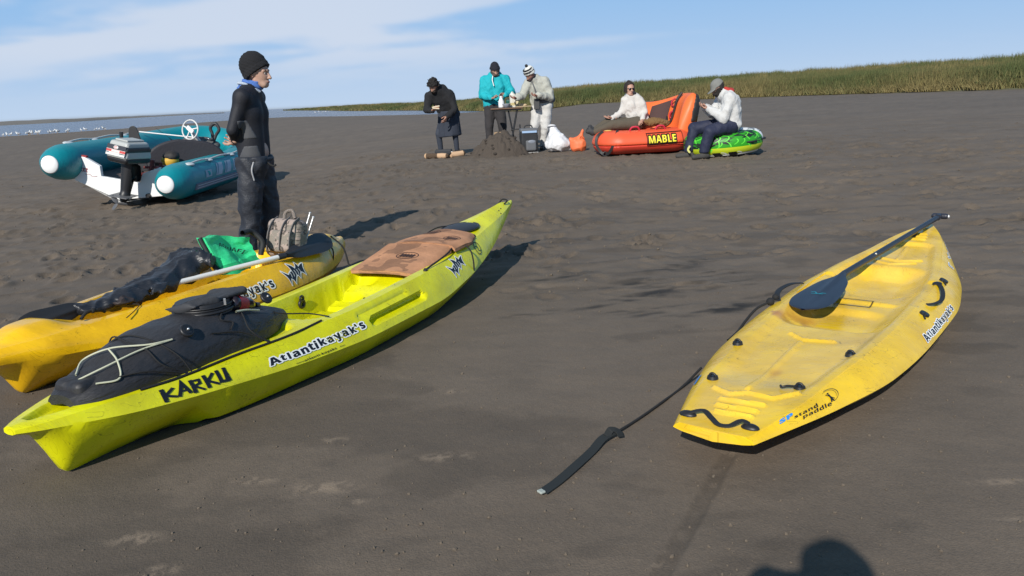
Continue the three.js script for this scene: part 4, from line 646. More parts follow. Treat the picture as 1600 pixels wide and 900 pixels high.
  part('seat_base', rbox(0.95, 0.22, 0.4, 0.04, 0.15, 0.36, -1.45), mat(0.03, 0.03, 0.035, 0.7), k);
  // steering column and wheel
  part('console', nets((x, y, z) => smin(rboxd(x, y, z, [0.18, 0.5, -2.0], [0.2, 0.25, 0.14], 0.06), ell(x, y, z, [0.32, 0.7, -2.05], [0.24, 0.12, 0.16]), 0.08) + 0.02 * fbm(x * 9, y * 9, z * 9, 3), [-0.3, 0.15, -2.35], [0.7, 0.95, -1.7], 0.025), mat(0.10, 0.095, 0.09, 0.8), k);
  const wm = new THREE.Matrix4().makeRotationFromEuler(new THREE.Euler(-0.15, -0.35, 0)).setPosition(0.2, 0.93, -1.72);
  const wh = part('steering_wheel', new THREE.TorusGeometry(0.15, 0.012, 10, 40).applyMatrix4(wm), mat(0.6, 0.59, 0.57, 0.45), k);
  for (const a of [0.3, 2.85, 4.4, 5.3]) part('spoke', bar([0, 0, 0], [0.148 * Math.cos(a), 0.148 * Math.sin(a), 0], 0.011).applyMatrix4(wm), mat(0.72, 0.71, 0.69, 0.4), wh);
  part('wheel_hub', [rbox(0.15, 0.07, 0.03, 0.012).rotateZ(-0.5).applyMatrix4(wm), bar([0, 0, 0], [0.05, -0.2, -0.25], 0.03).applyMatrix4(wm)], mat(0.7, 0.69, 0.68, 0.45), wh);
  part('throttle_lever', [tube([[0.45, 0.7, -2.0], [0.44, 0.88, -2.02], [0.4, 0.98, -2.02], [0.47, 1.06, -2.02], [0.54, 0.98, -2.02], [0.5, 0.88, -2.02], [0.46, 0.72, -2.0]], 0.026, 40, 8)], mat(0.03, 0.03, 0.033, 0.5), k);
  part('cross_tube', bar([-0.72, 0.72, -2.0], [0.4, 0.8, -2.0], 0.011), mat(0.65, 0.65, 0.64, 0.4), k);
  part('mooring_strap', band([[-0.48, 0.45, -2.6], [-0.34, 0.62, -2.35], [-0.55, 0.8, -2.2]], 0.03, 0.004), blackWeb, k);
}
// outboard motor, its own thing clamped on the transom
{
  const t = thing('outboard_motor', 'grey and black outboard motor hanging on the white transom', 'motor', boat.position.toArray(), boat.rotation.y);
  t.rotation.copy(boat.rotation); t.scale.y = 0.82; t.position.add(V(0.02, 0.14, 0));
  const blk = mat(0.016, 0.016, 0.018, 0.45), silver = mat(0.42, 0.43, 0.41, 0.45), X = 0.24;
  const box = (w0, d0, w1, d1, y0, y1, r) => nets((x, y, z) => { const t = clamp((y - y0) / (y1 - y0), 0, 1), w = lerp(w0, w1, t), d = lerp(d0, d1, t); return rboxd(x, y, z, [0, (y0 + y1) / 2, 0], [w, (y1 - y0) / 2, d], r) * 0.9; }, [-0.3, y0 - 0.05, -0.4], [0.3, y1 + 0.05, 0.4], 0.014);
  const rot = g => g.rotateY(-0.3).translate(X, 0, 0.3);
  part('cowl', rot(box(0.17, 0.24, 0.145, 0.19, 0.66, 0.93, 0.035)), silver, t);
  part('cowl_top', rot(rbox(0.2, 0.03, 0.3, 0.012, 0, 0.945, 0)), silver, t);
  part('dark_stripe', rot(box(0.171, 0.236, 0.16, 0.214, 0.765, 0.865, 0.03)), mat(0.035, 0.037, 0.04, 0.4), t);
  const deco = canvasTex(256, 200, x => { x.fillStyle = '#cfcfca'; x.fillRect(0, 90, 256, 110); x.fillStyle = '#c24a44'; x.fillRect(0, 96, 256, 42); x.fillStyle = '#d8d6d0'; x.fillRect(70, 100, 110, 34); x.fillStyle = '#33343a'; x.fillRect(0, 8, 256, 76); x.fillStyle = '#d0d0cc'; x.beginPath(); x.arc(120, 50, 32, 0, 7); x.fill(); x.strokeStyle = '#c04038'; x.lineWidth = 8; x.beginPath(); x.arc(120, 50, 18, 0.6, 5.6); x.stroke(); x.fillStyle = '#33343a'; x.fillRect(0, 146, 40, 14); x.fillRect(180, 146, 70, 14); });
  part('decal', rot(sheet((u, v) => V(lerp(-0.15, 0.15, u), lerp(0.70, 0.875, v), 0.252 - 0.036 * v), 2, 2)), printMat(deco), t);
  part('cowl_base', rot(box(0.15, 0.21, 0.175, 0.235, 0.58, 0.67, 0.03)), blk, t);
  part('midsection', nets((x, y, z) => smin(cone(x, y, z, [X, 0.6, 0.26], [X - 0.03, 0.02, 0.3], 0.11, 0.06), smin(cone(x, y, z, [X + 0.03, 0.45, 0.14], [X + 0.02, 0.3, 0.1], 0.08, 0.07), cone(x, y, z, [X - 0.03, 0.02, 0.32], [X - 0.03, -0.06, 0.34], 0.05, 0.04), 0.08), 0.06), [-0.3, -0.2, -0.1], [0.3, 0.75, 0.6], 0.014), blk, t);
  part('cavitation_plate', rbox(0.26, 0.012, 0.34, 0.004, X - 0.03, 0.03, 0.36), mat(0.12, 0.12, 0.125, 0.45), t);
  const tor = part('gearcase', nets((x, y, z) => smin(ell(x, y, z, [X - 0.03, -0.07, 0.36], [0.042, 0.042, 0.16]), cone(x, y, z, [X - 0.03, -0.08, 0.32], [X - 0.03, -0.15, 0.3], 0.02, 0.012), 0.03), [-0.2, -0.2, 0.1], [0.15, 0.02, 0.6], 0.01), blk, t);
  for (let i = 0; i < 3; i++) part('propeller_blade', new THREE.SphereGeometry(1, 12, 8).scale(0.035, 0.07, 0.008).rotateY(0.6).translate(0, 0.07, 0).rotateZ(i * 2.094 + 0.6).translate(X - 0.03, -0.07, 0.5), mat(0.1, 0.1, 0.105, 0.4), tor);
  part('tiller_knob', [bar([X - 0.16, 0.9, 0.2], [X - 0.17, 1.03, 0.2], 0.022, 0.026)], blk, t);
}
// tall dark fin, bags inside the boat
{
  const t = thing('fin_blade', 'tall dark rounded blade standing upright behind the outboard motor', 'paddle', [-5.2, 0, -11.4]);
  const sh = new THREE.Shape(); sh.moveTo(-0.11, 0.5); sh.quadraticCurveTo(-0.13, 0.95, -0.08, 1.1); sh.quadraticCurveTo(-0.03, 1.15, 0.01, 1.1); sh.quadraticCurveTo(0.06, 0.98, 0.09, 0.5); sh.closePath();
  part('blade', new THREE.ExtrudeGeometry(sh, { depth: 0.012, bevelEnabled: true, bevelSize: 0.005, bevelThickness: 0.005 }), mat(0.016, 0.016, 0.018, 0.5), t); part('stub_shaft', bar([0, 0.3, 0], [0, 0.55, 0], 0.02), blackPlastic, t);
  const b = thing('dry_bag', 'yellow and black dry bag lying inside the teal boat', 'bag', [-4.97, 0.5, -11.85]);
  part('bag_body', nets((x, y, z) => ell(x, y, z, [0, 0.09, 0], [0.13, 0.1, 0.11]) + 0.012 * fbm(x * 9, y * 9, z * 9, 3), [-0.28, -0.1, -0.25], [0.28, 0.3, 0.25], 0.02), mat(0.55, 0.33, 0.03, 0.6), b);
  part('bag_mouth', nets((x, y, z) => ell(x, y, z, [0.03, 0.16, 0], [0.12, 0.08, 0.11]) + 0.014 * fbm(x * 12, y * 12, z * 12, 3), [-0.2, 0.05, -0.22], [0.26, 0.36, 0.22], 0.018), mat(0.02, 0.017, 0.016, 0.7), b);
  const c = thing('blue_cloth', 'crumpled blue cloth tucked beside the black boat bench', 'cloth', [-4.9, 0.42, -11.62]);
  part('cloth', nets((x, y, z) => ell(x, y, z, [0, 0.05, 0], [0.17, 0.08, 0.12]) + 0.03 * fbm(x * 8, y * 10, z * 8, 3), [-0.26, -0.1, -0.2], [0.26, 0.2, 0.2], 0.018), mat(0.03, 0.07, 0.28, 0.8), c);
}
// ------------------------------------------------------------------ people
const skinTex = dataTex(256, (u, v) => { const g = tfbm(u, v, 10, 300, 4); return [0.95 + (g - 0.5) * 0.12, 0.93 + (g - 0.5) * 0.2, 0.92 + (g - 0.5) * 0.22]; }, true);
const skin = (r, g, b) => mat(r, g, b, 0.55, { map: skinTex });
const clothBump = dataTex(512, (u, v) => tfbm(u, v, 12, 310, 4) * 0.7 + tn(u, v, 256, 320) * 0.3);
const cloth = (r, g, b, rough = 0.85) => mat(r, g, b, rough, { bumpMap: clothBump, bumpScale: 0.006 });
const add = (a, b, k = 1) => [a[0] + b[0] * k, a[1] + b[1] * k, a[2] + b[2] * k];
const mid = (a, b, t = 0.5) => [lerp(a[0], b[0], t), lerp(a[1], b[1], t), lerp(a[2], b[2], t)];
function bounds(cs, pad) { const lo = [9, 9, 9], hi = [-9, -9, -9]; for (const [a, b, ra, rb] of cs) for (const [p, r] of [[a, ra], [b, rb]]) for (let k = 0; k < 3; k++) { lo[k] = Math.min(lo[k], p[k] - r - pad); hi[k] = Math.max(hi[k], p[k] + r + pad); } return [lo, hi]; }
function field(cs, k) { // segments that follow one another in a limb join without swelling at the joint
  const chains = []; cs.forEach((c, i) => { if (i && cs[i - 1][1] === c[0]) chains[chains.length - 1].push(c); else chains.push([c]); });
  return (x, y, z) => { let d = 1e3; for (const ch of chains) { let e = 1e3; for (const c of ch) e = Math.min(e, cone(x, y, z, c[0], c[1], c[2], c[3])); d = d > 900 ? e : smin(d, e, k); } return d; }; }
function frame(origin, ahead, up) { const z = V(...ahead).normalize(), x = V(...up).cross(z).normalize(), y = z.clone().cross(x); return new THREE.Matrix4().makeBasis(x, y, z).setPosition(...origin); }
// head in its own frame: x sideways, y up, z to the face; 0.23 m from chin to crown
function headSdf(x, y, z) {
  const X = Math.abs(x);
  let d = ell(X, y, z, [0, 0.028, -0.014], [0.076, 0.092, 0.097]);
  d = smin(d, ell(X, y, z, [0, -0.035, 0.022], [0.058, 0.072, 0.066]), 0.04);
  d = smin(d, cone(X, y, z, [0, -0.088, 0.066], [0.018, -0.088, 0.06], 0.02, 0.018), 0.03); // chin
  d = smin(d, cone(X, y, z, [0.05, -0.06, 0.0], [0.02, -0.088, 0.055], 0.016, 0.016), 0.025); // jaw
  d = smin(d, cone(X, y, z, [0.01, 0.022, 0.086], [0.042, 0.018, 0.068], 0.010, 0.009), 0.014); // brow
  d = smax(d, -ell(X, y, z, [0.031, 0.0, 0.097], [0.02, 0.012, 0.02]), 0.012); // eye hollows
  d = smin(d, cone(x, y, z, [0, 0.004, 0.087], [0, -0.034, 0.106], 0.008, 0.0125), 0.012); // nose
  d = smin(d, ell(X, y, z, [0.011, -0.037, 0.096], [0.008, 0.007, 0.009]), 0.006);
  d = smin(d, ell(X, y, z, [0.0, -0.061, 0.082], [0.024, 0.006, 0.012]), 0.006); d = smin(d, ell(X, y, z, [0.0, -0.071, 0.08], [0.02, 0.006, 0.012]), 0.006); // lips
  d = smin(d, ell(X, y, z, [0.078, -0.004, -0.012], [0.009, 0.031, 0.019]), 0.01); // ear
  return d;
}
function handGeo(wrist, dir, palmUp, curl, thumb = 1, cell = 0.005, size = 1) {
  const cs = [[[-0.022, 0.02, 0], [-0.03, 0.085, 0], 0.017, 0.014], [[0, 0.015, 0], [0, 0.09, 0], 0.018, 0.014], [[0.022, 0.02, 0], [0.03, 0.082, 0], 0.017, 0.013], [[0, -0.05, 0], [0, 0.015, 0], 0.026, 0.024]], fs = [];
  [[-0.03, 0.085, 0.072], [-0.01, 0.092, 0.082], [0.011, 0.09, 0.076], [0.03, 0.082, 0.06]].forEach(([x, y, l], i) => { let p = [x, y, 0], a = curl * (0.5 + 0.1 * i); for (let s = 0; s < 3; s++) { const q = [p[0] + (i - 1.5) * 0.0015, p[1] + Math.cos(a) * l * [0.44, 0.32, 0.24][s], p[2] + Math.sin(a) * l * [0.44, 0.32, 0.24][s]]; fs.push([p, q, 0.0095 - s * 0.001, 0.0088 - s * 0.001]); p = q; a += curl * 0.75; } });
  let p = [-0.03 * thumb, 0.03, 0.004]; for (const [dx, dy, dz] of [[-0.02, 0.024, 0.014], [-0.008, 0.03, 0.012], [0.002, 0.022, 0.008]]) { const q = [p[0] + dx * thumb, p[1] + dy, p[2] + dz + curl * 0.006]; fs.push([p, q, 0.0115, 0.009]); p = q; }
  const palm = field(cs, 0.016), sdf = (x, y, z) => { let d = palm(x, y, z); for (const c of fs) d = smin(d, cone(x, y, z, ...c), 0.004); return d; };
  const [lo, hi] = bounds([...cs, ...fs], 0.012), g = nets(sdf, lo, hi, cell);
  const y = V(...dir).normalize(), z = V(...palmUp), x = y.clone().cross(z).normalize(), zz = x.clone().cross(y); const M = new THREE.Matrix4().makeBasis(x, y, zz).multiply(new THREE.Matrix4().makeScale(size, size, size)).setPosition(...wrist); return g.applyMatrix4(M);
}
// joints are metres in the figure's own frame; arms and legs: [shoulder/hip, elbow/knee, wrist/ankle]
function person(label, pos, S) {
  const t = thing('person', label, 'person', pos, S.turn ?? 0, 'people on the beach'), c = S.cell ?? 0.02, sk = S.skin, J = S.j;
  const side = V(...J.armB[0]).sub(V(...J.armA[0])).normalize().toArray(), P = J.pelvis, C = J.chest, N = J.neck, wd = S.wide ?? 1;
  const torso = k => [[add(P, side, -0.075 * wd), add(C, side, -0.08 * wd), 0.112 * k, 0.118 * k], [add(P, side, 0.075 * wd), add(C, side, 0.08 * wd), 0.112 * k, 0.118 * k], [add(C, side, -0.08 * wd), add(N, side, -0.04), 0.115 * k, 0.07 * k], [add(C, side, 0.08 * wd), add(N, side, 0.04), 0.115 * k, 0.07 * k], [J.armA[0], add(N, [0, -0.03, 0]), 0.066 * k, 0.066 * k], [J.armB[0], add(N, [0, -0.03, 0]), 0.066 * k, 0.066 * k]];
  const arm = (a, k, e = 0) => [[a[0], a[1], 0.056 * k + e, 0.043 * k + e], [a[1], a[2], 0.042 * k + e, 0.029 * k + e]];
  const leg = (l, k, e = 0) => [[l[0], l[1], 0.086 * k + e, 0.058 * k + e], [l[1], l[2], 0.056 * k + e, 0.039 * k + e]];
  const neck = [[add(N, [0, -0.04, 0]), mid(N, J.head, 0.62), 0.056, 0.052]];
  const HM = frame(J.head, S.face, S.up ?? [0, 1, 0]);
  // body: one continuous mesh with head, hands and feet
  const bodyCs = [...torso(0.88), ...arm(J.armA, 0.9), ...arm(J.armB, 0.9), ...leg(J.legA, 0.84), ...leg(J.legB, 0.84), [P, add(P, side, 0.01), 0.1, 0.1]];
  const bf = field(bodyCs, 0.05), nf = field(neck, 0.02), [lo, hi] = bounds([...bodyCs, ...neck], 0.04);
  const hands = ['A', 'B'].filter(q => S['hand' + q]).map(q => { const h = S['hand' + q]; return handGeo(J['arm' + q][2], h.dir, h.palm, h.curl, h.thumb ?? 1, S.fine ? 0.004 : 0.006, h.size ?? 1); });
  const head = nets(headSdf, [-0.1, -0.13, -0.13], [0.1, 0.14, 0.14], S.fine ? 0.004 : 0.0065).applyMatrix4(HM);
  const bodyG = nets((x, y, z) => smin(bf(x, y, z), nf(x, y, z), 0.04), lo, hi, c);
  part('body', join([bodyG, head, ...hands]), sk, t);
  const headPart = (name, sdf, m, cell = S.fine ? 0.005 : 0.0075, box = [[-0.15, -0.18, -0.19], [0.15, 0.22, 0.22]]) => part(name, nets(sdf, box[0], box[1], cell).applyMatrix4(HM), m, t);
  if (!S.noEyes) for (const s of [-1, 1]) { const e = part('eye', new THREE.SphereGeometry(0.0095, 12, 8).translate(0.031 * s, 0.0, 0.0745).applyMatrix4(HM), mat(0.36, 0.32, 0.3, 0.35), t); part('iris', new THREE.SphereGeometry(0.0055, 10, 6).translate(0.031 * s, 0.0, 0.081).applyMatrix4(HM), mat(0.03, 0.02, 0.015, 0.25), e); part('eyebrow', new THREE.CapsuleGeometry(0.0035, 0.022, 3, 8).rotateZ(1.57 + 0.15 * s).translate(0.032 * s, 0.024, 0.083).applyMatrix4(HM), mat(0.03, 0.02, 0.015, 0.8), t); }
  part('lips', new THREE.SphereGeometry(1, 14, 8).scale(0.022, 0.008, 0.008).translate(0, -0.066, 0.09).applyMatrix4(HM), mat(0.33, 0.13, 0.11, 0.55), t);
  // garments follow the same limbs, a little larger, folded by noise and cut at their hems
  const wr = (x, y, z, a, f = 1) => a * (0.55 * fbm(x * 9 * f, y * 8 * f, z * 9 * f, 3) + 0.5 * Math.abs(vn(x * 13 * f + y * 7 * f, y * 5 * f - x * 4, z * 13 * f)) + 0.25 * Math.abs(vn(x * 24 + y * 16, y * 10, z * 24)) - 0.25);
  const garment = (name, cs, m, o) => { const f = field(cs, o.k ?? 0.05), [l2, h2] = bounds(cs, 0.05); return part(name, nets((x, y, z) => { let d = f(x, y, z) + wr(x, y, z, o.fold ?? 0.008); if (o.cut) d = smax(d, o.cut(x, y, z), 0.012); return d; }, l2, h2, o.cell ?? c), m, t, o.label); };
  const api = { t, HM, headPart, garment, torso, arm, leg, side, headSdf, J, c, neck };
  S.dress(api); return t;
}
const plane = (p, n) => (x, y, z) => (x - p[0]) * n[0] + (y - p[1]) * n[1] + (z - p[2]) * n[2];
const shoe = (t, ankle, dir, m, y0 = 0, cell = 0.012) => { const d = V(...dir).setY(0).normalize(), a = [ankle[0], 0, ankle[2]]; const heel = [a[0] - d.x * 0.05, y0 + 0.045, a[2] - d.z * 0.05], toe = [a[0] + d.x * 0.17, y0 + 0.033, a[2] + d.z * 0.17]; part('shoe', nets((x, y, z) => smax(smin(cone(x, y, z, heel, toe, 0.045, 0.04), cone(x, y, z, [a[0], y0 + 0.06, a[2]], [a[0], y0 + 0.12, a[2]], 0.046, 0.045), 0.04), y0 - y, 0.01), [a[0] - 0.26, y0 - 0.02, a[2] - 0.26], [a[0] + 0.26, y0 + 0.18, a[2] + 0.26], cell), m, t); };
function beanie(api, m, o = {}) { return api.headPart('beanie', (x, y, z) => { let d = headSdf(x, y, z) - 0.016; d = Math.min(d, ell(x, y, z, [0, 0.06, -0.03], [0.088 + (o.big ?? 0), 0.085 + (o.tall ?? 0), 0.105 + (o.big ?? 0)])); const rim = y - (o.rim ?? 0.022) + z * (o.tilt ?? -0.28); d = smax(d, -rim, 0.006); if (rim < 0.045) d -= 0.004; return d + 0.0015 * Math.sin((y + z * 0.3) * 400 * 0.6); }, m); }
function hairShell(api, m, cut, th = 0.014, rough = 0.01) { return api.headPart('hair', (x, y, z) => smax(headSdf(x, y, z) - th + rough * fbm(x * 30, y * 30, z * 30, 3), cut(x, y, z), 0.01), m); }

// ---- standing man in a black wetsuit, hands behind his back, looking along the beach
person('man in black beanie and wetsuit top standing with hands behind his back', [-2.15, baseH(-2.15, -6.59), -6.59], {
  skin: skin(0.52, 0.33, 0.25), cell: 0.011, fine: true, face: [0.99, -0.06, 0.1], up: [0.04, 1, 0],
  j: { pelvis: [0.085, 0.93, 0], chest: [0.09, 1.25, 0], neck: [0.115, 1.43, 0], head: [0.185, 1.555, 0.0], armA: [[0.1, 1.37, -0.19], [-0.02, 1.12, -0.25], [-0.06, 1.03, -0.05]], armB: [[0.1, 1.37, 0.19], [0.01, 1.12, 0.25], [-0.03, 1.04, 0.1]], legA: [[0.08, 0.88, -0.1], [0.12, 0.47, -0.11], [0.06, 0.08, -0.12]], legB: [[0.08, 0.88, 0.1], [0.03, 0.47, 0.11], [-0.03, 0.08, 0.11]] },
  handA: { dir: [-0.25, 0.05, 0.95], palm: [0.5, 0.3, 0.3], curl: 0.9 }, handB: { dir: [-0.42, 0.0, -0.9], palm: [-0.8, 0.5, 0.3], curl: 0.9 },
  dress(a) {
    const neo = mat(0.008, 0.009, 0.015, 0.7, { bumpMap: clothBump, bumpScale: 0.002 }), greyNeo = mat(0.065, 0.067, 0.075, 0.7), J = a.J;
    const sh = [...a.torso(0.96), ...a.arm(J.armA, 1.02), ...a.arm(J.armB, 1.02)];
    const w = plane([0.09, 0.86, 0], [0, -1, 0]);
    const cutW = p => (x, y, z) => p;
    a.garment('wetsuit_top', sh, neo, { fold: 0.004, cut: (x, y, z) => Math.max(0.83 - y, 0.012 - Math.hypot(x + 0.075, y - 1.03, z - 0.0) + 0.035) });
    // grey panels let into the sides, lying on the suit
    const f = field(sh, 0.05);
    const panel = (cx, cy, hw, hh, sk2, zz) => part('grey_panel', nets((x, y, z) => smax(f(x, y, z) - 0.005, Math.max(Math.abs(y - cy) - hh, Math.abs(x - cx - (y - cy) * sk2) - hw * (1 - 0.35 * (y - cy) / hh), -z * 1), 0.004), [-0.15, 0.8, 0.0], [0.35, 1.3, 0.35], 0.009), greyNeo, a.t);
    panel(0.10, 0.93, 0.075, 0.062, 0.25); panel(0.105, 1.12, 0.04, 0.075, -0.2);
    part('seam', tube([[0.12, 1.44, 0.1], [0.075, 1.4, 0.165], [0.04, 1.33, 0.2], [0.035, 1.28, 0.225]], 0.0035, 20, 5), mat(0.3, 0.28, 0.2, 0.7), a.t);
    part('zip_cord', [tube([[0.02, 1.4, 0.03], [-0.035, 1.28, 0.04], [-0.07, 1.15, 0.05], [-0.085, 1.06, 0.06]], 0.005, 24, 5), tube([[-0.06, 1.2, 0.045], [-0.075, 1.12, 0.05], [-0.082, 1.08, 0.055]], 0.009, 10, 6)], mat(0.45, 0.45, 0.45, 0.5), a.t);
    const gm = cloth(0.07, 0.16, 0.46), g2 = cloth(0.45, 0.52, 0.62);
    const nk = [J.neck[0], J.neck[1], J.neck[2]];
    part('neck_gaiter', nets((x, y, z) => smax(cone(x, y, z, [0.10, 1.42, 0], [0.15, 1.49, 0], 0.092, 0.08) + 0.006 * Math.sin(y * 120 + x * 70) + 0.008 * fbm(x * 20, y * 20, z * 20, 3), Math.max(plane([0.155, 1.5, 0], [0.2, 0.98, 0])(x, y, z), 1.40 + (x - 0.1) * -0.5 - y), 0.01), [-0.04, 1.3, -0.13], [0.3, 1.6, 0.13], 0.007), gm, a.t);
    part('gaiter_band', tube([[0.04, 1.485, 0.06], [0.1, 1.475, 0.088], [0.16, 1.44, 0.08], [0.2, 1.41, 0.04]], 0.012, 20, 8), g2, a.t);
    beanie(a, cloth(0.009, 0.009, 0.011, 0.95), { tall: 0.03, tilt: -0.75, big: 0.008, rim: -0.002 });
    // loose waterproof trousers
    const tr = mat(0.02, 0.023, 0.032, 0.6, { bumpMap: clothBump, bumpScale: 0.006 });
    const lg = [...a.leg(J.legA, 1.0, 0.03), ...a.leg(J.legB, 1.0, 0.03), [add(J.pelvis, [0, 0, -0.08]), add(J.pelvis, [0, -0.1, -0.08]), 0.112, 0.118], [add(J.pelvis, [0, 0, 0.08]), add(J.pelvis, [0, -0.1, 0.08]), 0.112, 0.118]];
    a.garment('trousers', lg, tr, { fold: 0.03, k: 0.04, cut: (x, y, z) => Math.max(y - 0.905, 0.03 - y) });
    part('waistband', new THREE.TorusGeometry(0.15, 0.016, 8, 40).rotateX(Math.PI / 2).scale(0.86, 1, 1.28).translate(0.088, 0.875, 0), tr, a.t);
    part('drawcord', tube([[0.13, 0.87, 0.19], [0.115, 0.8, 0.215], [0.12, 0.72, 0.2]], 0.007, 14, 6), mat(0.35, 0.35, 0.36, 0.5), a.t);
    part('cord_end', tube([[0.2, 0.86, 0.1], [0.26, 0.82, 0.1], [0.28, 0.83, 0.1]], 0.009, 10, 6), blackRope, a.t);
    shoe(a.t, J.legA[2], [1, 0, 0.1], mat(0.02, 0.02, 0.02, 0.8)); shoe(a.t, J.legB[2], [1, 0, 0.2], mat(0.02, 0.02, 0.02, 0.8));
  },
});
// ---- man in a black hooded robe bending towards the fire
{
  const o = [-1.12, baseH(-1.1, -15.4), -15.4];
  person('bearded man in long black hooded robe bending over the fire logs', o, {
    skin: skin(0.42, 0.24, 0.17), cell: 0.018, face: [-0.35, -0.62, 0.85], up: [-0.2, 0.85, 0.5], group: 'people on the beach',
    j: { pelvis: [0.08, 0.78, -0.03], chest: [-0.02, 1.08, 0.1], neck: [-0.1, 1.24, 0.2], head: [-0.16, 1.30, 0.3], armA: [[-0.26, 1.12, 0.16], [-0.32, 0.88, 0.2], [-0.2, 0.86, 0.4]], armB: [[0.12, 1.13, 0.14], [0.2, 0.86, 0.2], [0.06, 0.74, 0.36]], legA: [[-0.02, 0.72, 0], [-0.14, 0.42, 0.06], [-0.12, 0.08, 0.0]], legB: [[0.17, 0.72, 0], [0.17, 0.42, 0.06], [0.19, 0.08, 0.0]] },
    handA: { dir: [0.5, 0.25, 0.6], palm: [0.2, 0.9, 0.1], curl: 0.6 }, handB: { dir: [-0.35, -0.6, 0.5], palm: [-0.5, 0.3, -0.4], curl: 0.5 },
    dress(a) {
      const J = a.J, blk = cloth(0.012, 0.012, 0.014, 0.9), navy = cloth(0.028, 0.034, 0.05, 0.9);
      a.garment('robe_top', [...a.torso(1.12), ...a.arm(J.armA, 1.15, 0.018), ...a.arm(J.armB, 1.15, 0.018), [add(J.neck, [0.02, 0.02, -0.06]), add(J.neck, [0.08, 0.0, -0.1]), 0.09, 0.1]], blk, { fold: 0.028, cut: (x, y, z) => 0.66 - y });
      const f = (x, y, z) => { const t = clamp((0.82 - y) / 0.5, 0, 1), w = lerp(0.2, 0.25, t), d = lerp(0.15, 0.17, t); return smax((Math.hypot((x - 0.06) / w, (z - 0.02) / d) - 1) * 0.17 + 0.018 * vn(Math.atan2(z, x) * 5, y * 4), Math.max(y - 0.84, 0.36 - y + (x - 0.05) * 0.06), 0.02); };
      part('robe_skirt', nets(f, [-0.3, 0.3, -0.28], [0.42, 0.92, 0.3], 0.018), navy, a.t);
      a.garment('trousers', [...a.leg(J.legA, 1.0, 0.006), ...a.leg(J.legB, 1.0, 0.006)], cloth(0.035, 0.042, 0.06), { fold: 0.008, cut: (x, y, z) => 0.06 - y });
      hairShell(a, mat(0.012, 0.010, 0.009, 0.85), (x, y, z) => Math.min(0.045 - y, 0) + Math.max(0, z * 0.6 - y + 0.0) - 0.004, 0.026, 0.03);
      a.headPart('beard', (x, y, z) => smax(headSdf(x, y, z) - 0.007, Math.max(y + 0.045 - Math.abs(x) * 0.5, -z - 0.0), 0.006), mat(0.03, 0.02, 0.015, 0.9));
      shoe(a.t, J.legA[2], [-0.3, 0, 1], blk); shoe(a.t, J.legB[2], [0, 0, 1], blk);
    },
  });
  const s = thing('sandwich', 'pale sandwich held by the man in the black robe', 'food', [o[0] - 0.12, o[1] + 0.9, o[2] + 0.5]); part('bread', [rbox(0.14, 0.028, 0.09, 0.012).rotateZ(0.15).translate(0, 0.03, 0), rbox(0.13, 0.028, 0.09, 0.012).rotateZ(-0.12)], mat(0.6, 0.5, 0.36, 0.9), s); part('filling', rbox(0.12, 0.012, 0.085, 0.004, 0, 0.015, 0), mat(0.4, 0.18, 0.1, 0.8), s);
}
// ---- man in a turquoise hoodie at the table
{
  const o = [-0.16, baseH(-0.16, -16.4), -16.4];
  person('bearded man in turquoise hoodie and dark beanie behind the table', o, {
    skin: skin(0.45, 0.27, 0.2), cell: 0.018, face: [0.22, -0.42, 0.9], up: [0.05, 0.95, 0.35], group: 'people on the beach', wide: 1.15,
    j: { pelvis: [-0.03, 0.9, 0], chest: [-0.01, 1.26, 0.0], neck: [0.01, 1.46, 0.03], head: [0.025, 1.565, 0.09], armA: [[-0.2, 1.38, 0.0], [-0.25, 1.08, 0.06], [-0.08, 1.03, 0.27]], armB: [[0.22, 1.38, 0.0], [0.34, 1.12, 0.05], [0.2, 1.08, 0.25]], legA: [[-0.12, 0.86, 0], [-0.15, 0.46, 0.03], [-0.16, 0.08, 0]], legB: [[0.08, 0.86, 0], [0.12, 0.46, 0.04], [0.13, 0.08, 0.0]] },
    handA: { dir: [0.8, 0, 0.45], palm: [0.1, 0.9, 0.2], curl: 0.5 }, handB: { dir: [-0.75, 0.05, 0.4], palm: [-0.3, -0.2, 0.8], curl: 0.6 },
    dress(a) {
      const J = a.J, tq = cloth(0.005, 0.36, 0.41, 0.8);
      a.garment('hoodie', [...a.torso(1.2), ...a.arm(J.armA, 1.3, 0.022), ...a.arm(J.armB, 1.3, 0.022), [add(J.neck, [-0.05, 0.0, -0.05]), add(J.neck, [0.06, 0.0, -0.05]), 0.085, 0.085]], tq, { fold: 0.042, k: 0.03, cut: (x, y, z) => Math.max(0.82 - y, 0.1 - Math.hypot(x - 0.02, y - 1.575, z - 0.07)) });
      part('hood_cord', tube([[-0.02, 1.46, 0.13], [-0.035, 1.38, 0.17], [-0.01, 1.26, 0.18]], 0.01, 16, 6), mat(0.75, 0.76, 0.74, 0.7), a.t);
      a.garment('trousers', [...a.leg(J.legA, 1.15, 0.02), ...a.leg(J.legB, 1.15, 0.02), [add(J.pelvis, [-0.07, 0, 0]), add(J.pelvis, [0.07, 0, 0]), 0.125, 0.125]], cloth(0.035, 0.032, 0.034, 0.9), { fold: 0.018, cut: (x, y, z) => Math.max(y - 0.92, 0.03 - y) });
      beanie(a, cloth(0.012, 0.013, 0.02, 0.95), { tall: 0.015, tilt: -0.2 });
      a.headPart('beard', (x, y, z) => smax(headSdf(x, y, z) - 0.012, Math.max(y + 0.042 - Math.abs(x) * 0.6, -z), 0.006), mat(0.1, 0.07, 0.055, 0.95));
      shoe(a.t, J.legA[2], [-0.1, 0, 1], mat(0.03, 0.03, 0.03, 0.8)); shoe(a.t, J.legB[2], [0.2, 0, 1], mat(0.03, 0.03, 0.03, 0.8));
    },
  });
}
